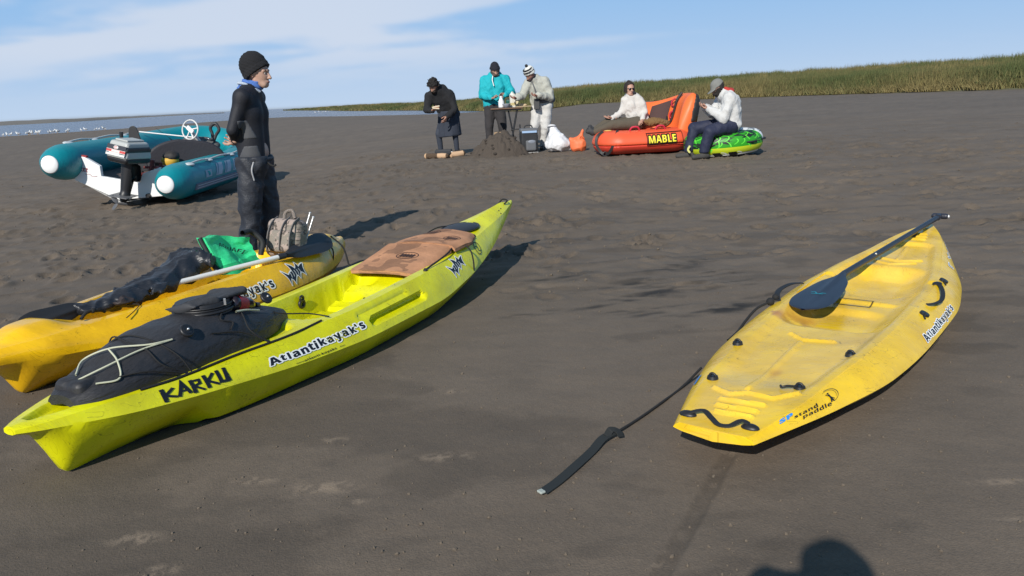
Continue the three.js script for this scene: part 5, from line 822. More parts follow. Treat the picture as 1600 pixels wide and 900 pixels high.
// ---- man in pale jacket and white trousers, knitted hat
{
  const o = [0.7, baseH(0.7, -15.7), -15.7];
  person('man in pale grey jacket and white trousers with patterned bobble hat', o, {
    skin: skin(0.38, 0.2, 0.15), cell: 0.018, face: [-0.62, -0.66, 0.55], up: [-0.3, 0.85, 0.3], group: 'people on the beach', wide: 1.1,
    j: { pelvis: [0.06, 0.86, -0.02], chest: [0.0, 1.18, 0.03], neck: [-0.1, 1.36, 0.1], head: [-0.17, 1.44, 0.17], armA: [[-0.19, 1.28, 0.1], [-0.33, 1.05, 0.12], [-0.43, 1.02, 0.28]], armB: [[0.12, 1.29, 0.06], [0.2, 1.01, 0.12], [-0.03, 1.04, 0.32]], legA: [[-0.05, 0.82, 0], [-0.12, 0.43, 0.03], [-0.12, 0.07, 0]], legB: [[0.14, 0.82, 0], [0.1, 0.43, 0.03], [0.04, 0.07, -0.05]] },
    handA: { dir: [-0.85, 0.0, 0.4], palm: [0.1, 0.8, 0.3], curl: 0.5 }, handB: { dir: [-0.85, 0.05, 0.2], palm: [0, 0.9, 0.3], curl: 0.7 },
    dress(a) {
      const J = a.J, pale = cloth(0.40, 0.40, 0.35, 0.85), wh = cloth(0.54, 0.525, 0.5, 0.8);
      a.garment('jacket', [...a.torso(1.2), ...a.arm(J.armA, 1.3, 0.024), ...a.arm(J.armB, 1.3, 0.024), [add(J.neck, [-0.03, 0.0, -0.05]), add(J.neck, [0.08, -0.03, -0.08]), 0.08, 0.09]], pale, { fold: 0.045, k: 0.03, cut: (x, y, z) => 0.8 - y });
      a.garment('grey_hem', [[add(J.pelvis, [-0.08, 0.1, 0.0]), add(J.pelvis, [0.08, 0.1, 0.0]), 0.163, 0.163]], cloth(0.10, 0.10, 0.105), { fold: 0.01, cut: (x, y, z) => Math.max(0.9 - y, y - 1.02) });
      a.garment('trousers', [...a.leg(J.legA, 1.1, 0.02), ...a.leg(J.legB, 1.1, 0.02), [add(J.pelvis, [-0.07, 0, 0]), add(J.pelvis, [0.07, 0, 0]), 0.125, 0.125]], wh, { fold: 0.028, cut: (x, y, z) => Math.max(y - 0.9, 0.04 - y) });
      beanie(a, cloth(0.62, 0.62, 0.58, 0.95), { tall: 0.012, tilt: -0.3 });
      const ring = (y, rr, m, r0) => part('hat_stripe', new THREE.TorusGeometry(r0, rr, 8, 36).rotateX(Math.PI / 2 - 0.2).scale(0.93, 1, 1.1).translate(0, y, -0.012).applyMatrix4(a.HM), m, a.t);
      const dk = cloth(0.02, 0.02, 0.024), wt = cloth(0.6, 0.6, 0.57); ring(0.06, 0.016, dk, 0.092); ring(0.088, 0.009, wt, 0.09); ring(0.112, 0.016, dk, 0.078);
      for (let i = 0; i < 8; i++) { const q = i / 8 * 6.28; part('hat_spot', new THREE.SphereGeometry(0.012, 8, 6).scale(1, 1, 0.7).translate(0.092 * Math.sin(q), 0.06 + 0.02 * Math.cos(q), 0.102 * Math.cos(q) - 0.012).applyMatrix4(a.HM), wt, a.t); }
      part('pompom', new THREE.IcosahedronGeometry(0.03, 2).translate(0, 0.178, -0.03).applyMatrix4(a.HM), dk, a.t);
      a.headPart('face_scarf', (x, y, z) => smax(headSdf(x, y, z) - 0.012 + 0.006 * fbm(x * 30, y * 30, z * 30, 2), Math.max(y + 0.035, -y - 0.16), 0.008), cloth(0.035, 0.02, 0.022));
      part('camera_strap', [tube([[-0.15, 1.34, 0.2], [-0.09, 1.15, 0.25], [-0.06, 0.98, 0.26]], 0.012, 16, 6)], mat(0.12, 0.12, 0.12, 0.7), a.t); part('hip_pouch', rbox(0.11, 0.2, 0.07, 0.02, -0.06, 0.88, 0.2), mat(0.06, 0.06, 0.06, 0.8), a.t);
      shoe(a.t, J.legA[2], [-0.5, 0, 0.8], mat(0.05, 0.045, 0.04, 0.8)); shoe(a.t, J.legB[2], [-0.2, 0, 1], mat(0.05, 0.045, 0.04, 0.8));
    },
  });
}
// ---- woman sitting on the red inflatable
{
  const o = [2.3, baseH(2.3, -14.3), -14.3];
  person('woman in white jacket and sunglasses reclining on the red inflatable', o, {
    skin: skin(0.5, 0.3, 0.22), cell: 0.017, face: [0.28, -0.05, 0.95], group: 'people on the beach', wide: 0.9, noEyes: true,
    j: { pelvis: [0.08, 0.52, 0.0], chest: [0.02, 0.8, 0.0], neck: [-0.04, 0.98, 0.02], head: [-0.075, 1.1, 0.05], armA: [[-0.15, 0.9, 0.02], [-0.2, 0.7, 0.04], [-0.38, 0.62, 0.1]], armB: [[0.11, 0.9, 0.0], [0.18, 0.7, 0.08], [0.12, 0.57, 0.2]], legA: [[0.0, 0.5, 0.02], [-0.46, 0.55, 0.02], [-0.68, 0.42, 0.02]], legB: [[0.05, 0.5, 0.14], [-0.4, 0.5, 0.16], [-0.7, 0.40, 0.14]] },
    handA: { dir: [-0.95, 0.05, 0.1], palm: [0, 0.9, 0.2], curl: 0.3 }, handB: { dir: [-0.4, -0.3, 0.7], palm: [0.2, -0.8, 0.2], curl: 0.5 },
    dress(a) {
      const J = a.J, wh = cloth(0.54, 0.515, 0.48, 0.85), ol = cloth(0.085, 0.07, 0.05, 0.9);
      a.garment('jacket', [...a.torso(1.12), ...a.arm(J.armA, 1.05, 0.016), ...a.arm(J.armB, 1.05, 0.016), [add(J.neck, [-0.05, -0.01, -0.05]), add(J.neck, [0.1, -0.02, -0.05]), 0.07, 0.075]], wh, { fold: 0.042, k: 0.03, cut: (x, y, z) => 0.5 - y });
      part('scarf', new THREE.TorusGeometry(0.062, 0.024, 10, 24).rotateX(1.35).translate(J.neck[0] - 0.0, J.neck[1] + 0.035, J.neck[2] + 0.025), cloth(0.03, 0.025, 0.03), a.t);
      a.garment('trousers', [...a.leg(J.legA, 1.1, 0.02), ...a.leg(J.legB, 1.1, 0.02), [add(J.pelvis, [-0.06, 0, 0.05]), add(J.pelvis, [0.07, 0, 0]), 0.12, 0.12]], ol, { fold: 0.018 });
      hairShell(a, mat(0.02, 0.012, 0.009, 0.75), (x, y, z) => Math.max(z - 0.045 - Math.max(0, y - 0.06) * 1.2, -y - 0.06), 0.012, 0.008);
      part('hair_bun', new THREE.IcosahedronGeometry(0.035, 2).translate(0.01, 0.115, -0.06).applyMatrix4(a.HM), mat(0.02, 0.012, 0.009, 0.75), a.t);
      const gl = mat(0.008, 0.006, 0.006, 0.15); for (const s of [-1, 1]) part('sunglass_lens', new THREE.SphereGeometry(1, 14, 10).scale(0.026, 0.021, 0.009).translate(0.031 * s, 0.0, 0.092).applyMatrix4(a.HM), gl, a.t);
      part('sunglass_frame', [tube([[-0.078, 0.008, 0.0], [-0.06, 0.008, 0.07], [-0.02, 0.01, 0.1], [0.02, 0.01, 0.1], [0.06, 0.008, 0.07], [0.078, 0.008, 0]], 0.0035, 24, 5).applyMatrix4(a.HM)], gl, a.t);
      for (const l of [J.legA, J.legB]) { const e = l[2]; part('shoe', nets((x, y, z) => smin(cone(x, y, z, e, [e[0] - 0.14, e[1] + 0.0, e[2]], 0.05, 0.035), cone(x, y, z, [e[0] - 0.05, e[1] - 0.03, e[2]], [e[0] - 0.1, e[1] + 0.06, e[2]], 0.045, 0.038), 0.04), [e[0] - 0.24, e[1] - 0.12, e[2] - 0.1], [e[0] + 0.08, e[1] + 0.14, e[2] + 0.1], 0.012), mat(0.03, 0.03, 0.032, 0.7), a.t); }
    },
  });
}
// ---- man in a cap sitting on the green tube
{
  const o = [3.4, baseH(3.4, -12.75), -12.75];
  person('man in grey cap and white jacket sitting on the green tube', o, {
    skin: skin(0.45, 0.26, 0.19), cell: 0.016, face: [-0.86, -0.52, 0.12], up: [-0.45, 0.85, 0.05], group: 'people on the beach', wide: 1.1,
    j: { pelvis: [0.2, 0.52, 0.0], chest: [0.17, 0.82, 0.0], neck: [0.06, 0.98, 0.0], head: [-0.03, 1.075, 0.02], armA: [[0.1, 0.92, -0.19], [-0.03, 0.66, -0.16], [-0.2, 0.78, -0.02]], armB: [[0.12, 0.92, 0.19], [0.02, 0.62, 0.22], [-0.18, 0.755, 0.11]], legA: [[0.16, 0.49, -0.09], [-0.36, 0.46, -0.12], [-0.45, 0.1, -0.1]], legB: [[0.16, 0.49, 0.1], [-0.2, 0.42, 0.24], [-0.28, 0.1, 0.2]] },
    handA: { dir: [-0.9, 0.3, 0.25], palm: [0.3, 0.8, 0.3], curl: 0.7 }, handB: { dir: [-0.9, 0.3, -0.3], palm: [0.3, 0.8, -0.1], curl: 0.7 },
    dress(a) {
      const J = a.J, wh = cloth(0.54, 0.535, 0.52, 0.8), nv = cloth(0.014, 0.018, 0.045, 0.7);
      a.garment('jacket', [...a.torso(1.25), ...a.arm(J.armA, 1.35, 0.026), ...a.arm(J.armB, 1.35, 0.026), [add(J.neck, [-0.02, 0.0, 0]), add(J.neck, [0.06, -0.03, 0.0]), 0.09, 0.1]], wh, { fold: 0.05, k: 0.03, cut: (x, y, z) => 0.42 - y - x * 0.1 });
      part('red_hood', nets((x, y, z) => smin(ell(x, y, z, [0.15, 1.02, 0.0], [0.09, 0.055, 0.13]), cone(x, y, z, [0.08, 1.06, 0.08], [0.16, 1.0, 0.1], 0.03, 0.03), 0.04) + 0.01 * fbm(x * 12, y * 12, z * 12, 3), [0, 0.9, -0.2], [0.3, 1.14, 0.2], 0.014), cloth(0.42, 0.035, 0.025), a.t);
      a.garment('trousers', [...a.leg(J.legA, 1.2, 0.028), ...a.leg(J.legB, 1.2, 0.028), [add(J.pelvis, [0, 0, -0.08]), add(J.pelvis, [0, 0, 0.08]), 0.13, 0.13]], nv, { fold: 0.022, cut: (x, y, z) => 0.09 - y });
      hairShell(a, mat(0.02, 0.017, 0.015, 0.85), (x, y, z) => Math.max(z + 0.0, -y - 0.05), 0.008, 0.004);
      const cm = cloth(0.19, 0.19, 0.175, 0.9);
      a.headPart('cap', (x, y, z) => { let d = smax(Math.min(headSdf(x, y, z) - 0.012, ell(x, y, z, [0, 0.055, -0.015], [0.086, 0.085, 0.105])), 0.028 - y - z * 0.12, 0.006); const px = x, pz = z - 0.125, rim = Math.max(Math.abs(y - 0.03 + 0.18 * (z - 0.06) + px * px * 2.5) - 0.004, Math.hypot(px / 0.078, (z - 0.06) / 0.125) * 0.1 - 0.1, 0.06 - z); return Math.min(d, rim); }, cm, 0.006);
      a.headPart('beard', (x, y, z) => smax(headSdf(x, y, z) - 0.01, Math.max(y + 0.05 - Math.abs(x) * 0.7, -z), 0.006), mat(0.02, 0.016, 0.014, 0.95));
      part('glasses', tube([[0.078, 0.008, 0.0], [0.06, 0.004, 0.075], [0.03, 0.0, 0.1], [0, 0.004, 0.105], [-0.03, 0.0, 0.1], [-0.06, 0.004, 0.075], [-0.078, 0.008, 0]], 0.004, 24, 5).applyMatrix4(a.HM), mat(0.02, 0.02, 0.02, 0.3), a.t);
      for (const [l, dz] of [[J.legA, -0.1], [J.legB, 0.25]]) shoe(a.t, l[2], [-1, 0, dz], mat(0.05, 0.047, 0.043, 0.85));
      part('yellow_trim', band([[-0.46, 0.2, 0.03], [-0.49, 0.14, 0.03], [-0.46, 0.09, 0.03]], 0.03, 0.006, V(0, 0, 1)), mat(0.6, 0.6, 0.2, 0.7), a.t);
    },
  });
}
// ---- the photographer, standing where the picture is taken
{
  person('photographer holding up a phone behind the viewpoint', [-0.01, -0.03, 0.44], {
    skin: skin(0.45, 0.28, 0.2), cell: 0.022, face: [0, -0.12, -1], noEyes: true,
    j: { pelvis: [0, 0.86, 0.02], chest: [0, 1.17, 0.02], neck: [0, 1.36, 0.0], head: [0.02, 1.50, -0.05], armA: [[0.19, 1.29, 0.0], [0.27, 1.06, -0.14], [0.07, 1.235, -0.32]], armB: [[-0.19, 1.29, 0], [-0.27, 1.06, -0.14], [-0.13, 1.235, -0.32]], legA: [[0.1, 0.82, 0], [0.13, 0.44, 0], [0.14, 0.08, 0.02]], legB: [[-0.1, 0.82, 0], [-0.13, 0.44, 0], [-0.14, 0.08, 0.02]] },
    handA: { dir: [-0.3, 0.4, -0.5], palm: [-0.8, 0.2, 0], curl: 0.5 }, handB: { dir: [0.3, 0.4, -0.5], palm: [0.8, 0.2, 0], curl: 0.5 },
    dress(a) {
      const J = a.J, g = cloth(0.08, 0.08, 0.09);
      a.garment('jacket', [...a.torso(1.2), ...a.arm(J.armA, 1.25, 0.02), ...a.arm(J.armB, 1.25, 0.02)], g, { fold: 0.012, cut: (x, y, z) => 0.78 - y });
      a.garment('trousers', [...a.leg(J.legA, 1.1, 0.02), ...a.leg(J.legB, 1.1, 0.02), [add(J.pelvis, [-0.07, 0, 0]), add(J.pelvis, [0.07, 0, 0]), 0.125, 0.125]], cloth(0.03, 0.03, 0.04), { fold: 0.012, cut: (x, y, z) => Math.max(y - 0.88, 0.04 - y) });
      a.headPart('hat', (x, y, z) => Math.min(smax(headSdf(x, y, z) - 0.014, 0.02 - y, 0.005), rboxd(x, y, z, [0, 0.06, -0.02], [0.08, 0.05, 0.1], 0.05)), cloth(0.05, 0.05, 0.06));
      shoe(a.t, J.legA[2], [0, 0, -1], g); shoe(a.t, J.legB[2], [0, 0, -1], g);
    },
  });
  const p = thing('phone', 'phone held up by the photographer behind the viewpoint', 'phone', [0, 1.27, 0.065]); part('phone_body', rbox(0.15, 0.072, 0.009, 0.004), mat(0.02, 0.02, 0.022, 0.3), p); part('lens', new THREE.CylinderGeometry(0.006, 0.006, 0.003, 12).rotateX(1.57).translate(0, 0, -0.006), mat(0.01, 0.01, 0.012, 0.1), p);
}
// ------------------------------------------------------------------ load on the yellow kayak
const onYellow = (name, label, cat) => thing(name, label, cat, yelKayak.position.toArray(), yelKayak.rotation.y);
{
  const t = onYellow('clothes_bundle', 'crumpled black waterproof clothes heaped on the yellow kayak', 'clothes');
  const sp = [[-0.02, 0.3, -0.62], [0.03, 0.315, -0.82], [0.04, 0.325, -1.0], [0.03, 0.34, -1.15], [0.02, 0.36, -1.3], [0.0, 0.4, -1.42], [-0.02, 0.41, -1.52]], rr = [0.03, 0.05, 0.055, 0.06, 0.065, 0.07, 0.05];
  part('cloth', nets((x, y, z) => { let d = 9; for (let i = 0; i < sp.length - 1; i++) d = smin(d, cone(x * 0.5 + sp[i][0] * 0.5, y, z, sp[i], sp[i + 1], rr[i], rr[i + 1]), 0.04); const f = Math.abs(vn(x * 9 + z * 3 + y * 6, y * 7 - x * 4, z * 4)) * 0.05 + Math.abs(vn(x * 18 - z * 7, y * 14 + x * 8, z * 9 + 4)) * 0.02 + 0.008 * fbm(x * 30, y * 30, z * 30, 2); return d + f - 0.012; }, [-0.28, 0.2, -1.66], [0.3, 0.56, -0.5], 0.009), mat(0.016, 0.018, 0.024, 0.4, { bumpMap: clothBump, bumpScale: 0.006 }), t);
  part('sleeve_end', nets((x, y, z) => ell(x, y, z, [0.12, 0.32, -0.78], [0.05, 0.03, 0.06]) + 0.02 * Math.abs(vn(x * 24, y * 24, z * 24)), [0.02, 0.26, -0.9], [0.22, 0.38, -0.66], 0.007), mat(0.03, 0.02, 0.018, 0.6), t);
  part('loose_thread', tube([[0.13, 0.3, -0.78], [0.2, 0.3, -0.8], [0.24, 0.29, -0.74], [0.26, 0.27, -0.66]], 0.0025, 20, 5), blackRope, t);
}
{
  const t = onYellow('life_vest', 'bright green vest with dark letters standing on the yellow kayak', 'vest');
  const txt = canvasTex(512, 512, (x, w, h) => { x.fillStyle = '#35dc8e'; x.fillRect(0, 0, w, h); x.fillStyle = '#55ebaa'; for (let i = 0; i < 40; i++) x.fillRect((i * 97) % w, (i * 61) % h, 60, 3); x.save(); x.translate(150, 120); x.rotate(0.5); x.fillStyle = '#17271f'; x.font = 'italic bold 84px sans-serif'; x.fillText('AQUAFI', 0, 40); x.restore(); x.fillStyle = '#1faf6c'; x.fillRect(0, 380, w, 132); });
  const shape = (u, v, o) => { const top = 0.535 - 0.05 * u - 0.06 * (u - 0.35) * (u - 0.35), s = lerp(1.47, 1.86, u), y = lerp(0.30, top, v); return V(0.1 + 0.035 * Math.sin(u * 5 + v * 2) - 0.05 * v + o - 0.03 + 0.012 * vn(u * 6, v * 6) + 0.09 * (1 - v) * (1 - v), y + 0.008 * vn(u * 9, v * 3, 4), -s); };
  part('front_panel', [sheet((u, v) => shape(u, v, 0.02), 24, 20), sheet((u, v) => shape(1 - u, v, -0.045), 24, 20), sheet((u, v) => shape(u, 1, lerp(0.02, -0.045, v)), 24, 3), sheet((u, v) => shape(0, v, lerp(-0.045, 0.02, u)), 3, 20), sheet((u, v) => shape(1, v, lerp(0.02, -0.045, u)), 3, 20)], new THREE.MeshStandardMaterial({ map: txt, roughness: 0.65, bumpMap: clothBump, bumpScale: 0.004, side: THREE.DoubleSide }), t);
  const tr = []; for (let i = 0; i <= 12; i++) tr.push(shape(0.0, i / 12, -0.01).add(V(0, 0, 0.008)).toArray()); part('dark_piping', tube(tr, 0.015, 30, 7), mat(0.015, 0.018, 0.018, 0.7), t);
  part('white_lining', sheet((u, v) => shape(0, v * 0.65, -0.03 - 0.06 * u).add(V(-0.02, 0, 0.03 * u + 0.01)), 4, 10), mat(0.6, 0.68, 0.66, 0.8, { side: THREE.DoubleSide }), t);
  part('dark_strap', [tube([[0.06, 0.5, -1.8], [0.05, 0.49, -1.9], [0.1, 0.42, -1.93], [0.1, 0.34, -1.9]], 0.018, 20, 7)], mat(0.014, 0.015, 0.016, 0.7), t);
}
{
  const t = onYellow('backpack', 'grey camouflage backpack standing on the yellow kayak', 'backpack');
  const camo = mat(1, 1, 1, 0.85, { map: dataTex(256, (u, v) => { const a = tfbm(u, v, 6, 400, 4), b = tfbm(u, v, 9, 420, 4); return a > 0.56 ? [0.52, 0.49, 0.45] : b > 0.55 ? [0.34, 0.31, 0.29] : [0.62, 0.56, 0.52]; }, true), bumpMap: clothBump, bumpScale: 0.006 }); camo.map.repeat.set(4, 4);
  const Mx = new THREE.Matrix4().makeRotationFromEuler(new THREE.Euler(-0.35, 0.15, 0.0)).setPosition(0.12, 0.29, -2.12), put = g => g.applyMatrix4(Mx);
  part('main_body', put(nets((x, y, z) => rboxd(x, y, z, [0, 0.12, 0], [0.125, 0.13, 0.08], 0.05) + 0.014 * fbm(x * 10, y * 10, z * 10, 3), [-0.2, -0.06, -0.16], [0.2, 0.32, 0.16], 0.01)), camo, t);
  part('front_pocket', put(nets((x, y, z) => rboxd(x, y, z, [-0.0, 0.085, 0.085], [0.095, 0.075, 0.035], 0.025) + 0.008 * fbm(x * 14, y * 14, z * 14, 3), [-0.16, -0.03, 0.02], [0.16, 0.2, 0.16], 0.009)), camo, t);
  for (const x of [-0.07, 0.02, 0.09]) part('compression_strap', put(band([[x, 0.02, 0.12], [x, 0.12, 0.13], [x, 0.2, 0.1], [x, 0.255, 0.03]], 0.02, 0.006, V(1, 0, 0))), mat(0.14, 0.13, 0.125, 0.8), t);
  part('carry_loop', put(tube([[-0.05, 0.25, -0.02], [-0.045, 0.3, -0.02], [0.0, 0.315, -0.02], [0.03, 0.26, -0.02]], 0.012, 20, 7)), camo, t);
  const ps = thing('tent_pole', 'pair of silver poles sticking out of the backpack', 'poles', yelKayak.position.toArray(), yelKayak.rotation.y);
  for (const dx of [0, 0.028]) { const p = part('pole', put(bar([0.085 + dx, 0.12, -0.05], [0.115 + dx, 0.31 - dx, -0.06], 0.006)), mat(0.5, 0.5, 0.5, 0.35, { metalness: 0.6 }), ps); part('pole_tip', put(new THREE.SphereGeometry(0.009, 8, 6).translate(0.115 + dx, 0.31 - dx, -0.06)), mat(0.6, 0.6, 0.6, 0.4, { metalness: 0.5 }), p); }
}
{
  const t = onYellow('paddle_leash', 'black cord hanging from the paddle blade at the yellow bow', 'cord');
  part('cord', tube([[0.23, 0.36, -2.5], [0.31, 0.28, -2.52], [0.36, 0.16, -2.5], [0.42, 0.06, -2.45], [0.46, 0.02, -2.42]], 0.006, 30, 6), blackRope, t); part('clip', rbox(0.05, 0.04, 0.07, 0.015, 0.47, 0.03, -2.41), blackPlastic, t);
}
// ------------------------------------------------------------------ picnic on the beach
const gy = (x, z) => baseH(x, z);
{
  const t = thing('folding_table', 'small dark folding table laid with food between the two men', 'table', [0.06, gy(0.06, -15.62), -15.62]);
  const wood = mat(0.13, 0.075, 0.045, 0.7), H = 0.83;
  part('table_top', rbox(0.62, 0.028, 0.44, 0.01, 0, H, 0), wood, t); part('table_rim', rbox(0.56, 0.03, 0.38, 0.008, 0, H - 0.03, 0), mat(0.02, 0.02, 0.02, 0.6), t);
  for (const z of [-0.15, 0.15]) { part('leg', bar([0.2, H - 0.04, z], [0.02, 0.0, z], 0.016), blackPlastic, t); part('leg', bar([0.03, H - 0.04, z * 0.85], [0.16, 0.0, z * 0.85], 0.016), blackPlastic, t); }
  part('cross_bar', [bar([0.08, 0.42, -0.15], [0.08, 0.42, 0.15], 0.012), bar([0.06, 0.42, 0.15], [0.24, 0.44, 0.15], 0.012), bar([0.24, 0.44, 0.15], [0.24, 0.52, 0.15], 0.012)], blackPlastic, t);
  const y0 = t.position.y + H + 0.015, on = (n, l, c, x, z) => thing(n, l, c, [0.06 + x, y0, -15.62 + z]);
  const lathe = (p, n = 20) => new THREE.LatheGeometry(p.map(([r, y]) => new THREE.Vector2(r, y)), n);
  let o = on('milk_jug', 'white plastic jug on the folding table', 'jug', -0.1, 0.1); part('jug_body', lathe([[0, 0], [0.05, 0], [0.055, 0.02], [0.055, 0.12], [0.03, 0.17], [0.022, 0.2], [0, 0.2]]), mat(0.72, 0.72, 0.72, 0.5), o); part('jug_cap', lathe([[0.025, 0.195], [0.025, 0.22], [0, 0.222]]), mat(0.6, 0.6, 0.62, 0.5), o);
  o = on('bowl', 'grey bowl on the folding table beside the white jug', 'bowl', 0.0, 0.14); part('bowl_shell', lathe([[0, 0.004], [0.05, 0.0], [0.085, 0.07], [0.08, 0.07], [0.045, 0.012], [0, 0.012]]), mat(0.33, 0.36, 0.42, 0.4), o); part('bowl_rim', new THREE.TorusGeometry(0.083, 0.004, 6, 28).rotateX(1.57).translate(0, 0.07, 0), mat(0.4, 0.42, 0.46, 0.4), o);
  o = on('drink_carton', 'tall white and cream drink carton on the folding table', 'carton', 0.12, 0.02); part('carton_body', rbox(0.085, 0.24, 0.085, 0.006, 0, 0.12, 0).rotateY(0.4), mat(0.72, 0.7, 0.62, 0.6), o); part('carton_top', new THREE.CylinderGeometry(0.004, 0.058, 0.06, 4).rotateY(0.785 + 0.4).translate(0, 0.268, 0), mat(0.72, 0.7, 0.62, 0.6), o); part('carton_band', rbox(0.0865, 0.06, 0.0865, 0.006, 0, 0.06, 0).rotateY(0.4), mat(0.6, 0.5, 0.25, 0.6), o);
  o = on('snack_bag', 'cream paper snack bag standing behind the carton', 'bag', 0.19, -0.03); part('bag_body', nets((x, y, z) => rboxd(x, y, z, [0, 0.11, 0], [0.05, 0.11, 0.03], 0.02) + 0.01 * fbm(x * 16, y * 16, z * 16, 3), [-0.09, -0.03, -0.07], [0.09, 0.26, 0.07], 0.01), mat(0.6, 0.53, 0.35, 0.7), o); part('bag_fold', rbox(0.09, 0.02, 0.02, 0.005, 0, 0.225, 0), mat(0.55, 0.48, 0.32, 0.7), o);
  o = on('green_jar', 'small dark green jar on the folding table', 'jar', 0.04, -0.08); part('jar_body', lathe([[0, 0], [0.045, 0], [0.045, 0.13], [0.03, 0.15], [0, 0.15]]), mat(0.02, 0.09, 0.07, 0.3), o); part('jar_lid', lathe([[0.034, 0.145], [0.034, 0.17], [0, 0.172]]), mat(0.03, 0.03, 0.03, 0.4), o);
  o = on('bread_board', 'pale board with bread at the table edge', 'board', 0.33, 0.02); part('board', rbox(0.3, 0.014, 0.16, 0.006, 0, 0.008, 0), mat(0.45, 0.35, 0.22, 0.8), o); part('bread', nets((x, y, z) => ell(x, y, z, [-0.02, 0.035, 0], [0.09, 0.03, 0.045]) + 0.006 * fbm(x * 20, y * 20, z * 20, 2), [-0.14, -0.01, -0.08], [0.1, 0.09, 0.08], 0.01), mat(0.55, 0.42, 0.26, 0.9), o);
  const b = thing('tan_basket', 'tan basket behind the table legs and the sand heap', 'bag', [-0.09, gy(0, -15.7) + 0.28, -15.85]); part('bag_body', nets((x, y, z) => smax(ell(x, y, z, [0, 0.02, 0], [0.13, 0.12, 0.09]), y - 0.09, 0.02) + 0.012 * fbm(x * 14, y * 14, z * 14, 3), [-0.18, -0.14, -0.14], [0.18, 0.16, 0.14], 0.012), mat(0.4, 0.28, 0.16, 0.9), b); part('rim', new THREE.TorusGeometry(0.1, 0.012, 7, 28).rotateX(1.57).scale(1.1, 1, 0.75).translate(0, 0.085, 0), mat(0.35, 0.24, 0.14, 0.9), b);
}
{ // heap of dug sand
  const x0 = -0.12, z0 = -15.0, y0 = gy(x0, z0), t = thing('sand_heap', 'heap of freshly dug dark sand in front of the table', 'heap', [x0, y0, z0]);
  const h = (x, z) => { const u = (x - 0.06) / 0.56, v = z / 0.44, k = Math.hypot(u - 0.12 * vn(z * 5), v); return 0.50 * Math.pow(clamp(1 - k, 0, 1), 0.8) * (1 + 0.25 * fbm(x * 6, z * 6, 1, 3)) + (k < 1.15 ? 0.09 * Math.abs(fbm(x * 11, z * 11, 6, 4)) * sst(1.15, 0.8, k) : 0) - 0.03; };
  const m = mat(0.07, 0.055, 0.043, 0.95, { bumpMap: clothBump, bumpScale: 0.02 });
  part('loose_sand', sheet((u, v) => { const x = lerp(-0.75, 0.75, u), z = lerp(0.6, -0.5, v); return V(x, h(x, z), z); }, 90, 66), m, t);
  const q = mulberry(77); for (let i = 0; i < 16; i++) { const a = q() * 6.28, r = 0.25 + q() * 0.4, x = Math.cos(a) * r, z = Math.abs(Math.sin(a)) * r * 0.8, s = 0.015 + q() * 0.025; part('clod', new THREE.DodecahedronGeometry(s, 0).scale(1, 0.8, 1).rotateY(q() * 6).translate(x, Math.max(0, h(x, z)) + s * 0.4, z), m, t); }
}
{ // fire place
  const bark = mat(0.10, 0.065, 0.04, 0.95, { bumpMap: clothBump, bumpScale: 0.015 }), cut = mat(0.5, 0.33, 0.2, 0.9), grp = 'logs of the fire place';
  const log = (label, a, b, r, pale) => { const t = thing('log', label, 'log', [a[0], gy(a[0], a[1]) + r * 0.8, a[1]], 0, grp), e = [b[0] - a[0], b[2] ?? 0, b[1] - a[1]]; const g = new THREE.CylinderGeometry(r * 0.85, r, Math.hypot(...e), 18, 8); const p = g.attributes.position; for (let i = 0; i < p.count; i++) { const k = 1 + 0.16 * vn(p.getX(i) * 30, p.getY(i) * 9, p.getZ(i) * 30); p.setX(i, p.getX(i) * k); p.setZ(i, p.getZ(i) * k); } g.computeVertexNormals(); g.translate(0, Math.hypot(...e) / 2, 0).applyQuaternion(new THREE.Quaternion().setFromUnitVectors(V(0, 1, 0), V(...e).normalize())); part('trunk', g, pale ? cut : bark, t); part('cut_end', new THREE.SphereGeometry(r * 0.95, 14, 8).scale(1, 1, 0.5), cut, t); part('cut_end', new THREE.SphereGeometry(r * 0.82, 14, 8).translate(...e), pale ? bark : cut, t); };
  log('dark bark log with pale sawn end at the fire place', [-1.48, -14.98], [-1.27, -14.92], 0.055); log('pale split log lying in the middle of the fire place', [-1.26, -14.93], [-1.1, -14.86], 0.052, true); log('thick pale log nearest the sand heap', [-1.02, -14.95], [-0.8, -15.02, 0.02], 0.058, true);
  const b = thing('fire_pan', 'flat blackened iron pan behind the fire logs', 'pan', [-1.17, gy(-1.17, -15.12), -15.12]); part('pan', nets((x, y, z) => smax(rboxd(x, y, z, [0, 0.07, 0], [0.16, 0.075, 0.1], 0.02), -rboxd(x, y, z, [0, 0.14, 0], [0.135, 0.06, 0.08], 0.015), 0.01), [-0.2, -0.03, -0.14], [0.2, 0.18, 0.14], 0.012), mat(0.025, 0.026, 0.03, 0.7), b); part('charcoal', nets((x, y, z) => ell(x, y, z, [0, 0.1, 0], [0.12, 0.03, 0.07]) + 0.02 * Math.abs(vn(x * 30, y * 30, z * 30)), [-0.16, 0.04, -0.1], [0.16, 0.16, 0.1], 0.01), mat(0.02, 0.019, 0.018, 0.9), b);
  const k = thing('charred_stick', 'short charred stick between the pale logs', 'stick', [-1.08, gy(-1.08, -14.9), -14.9]); part('wood', bar([-0.06, 0.02, 0.02], [0.07, 0.09, -0.05], 0.028, 0.02), mat(0.02, 0.018, 0.017, 0.9), k); part('ash_tip', new THREE.SphereGeometry(0.024, 10, 6).translate(0.075, 0.092, -0.052), mat(0.5, 0.48, 0.45, 0.95), k);
}
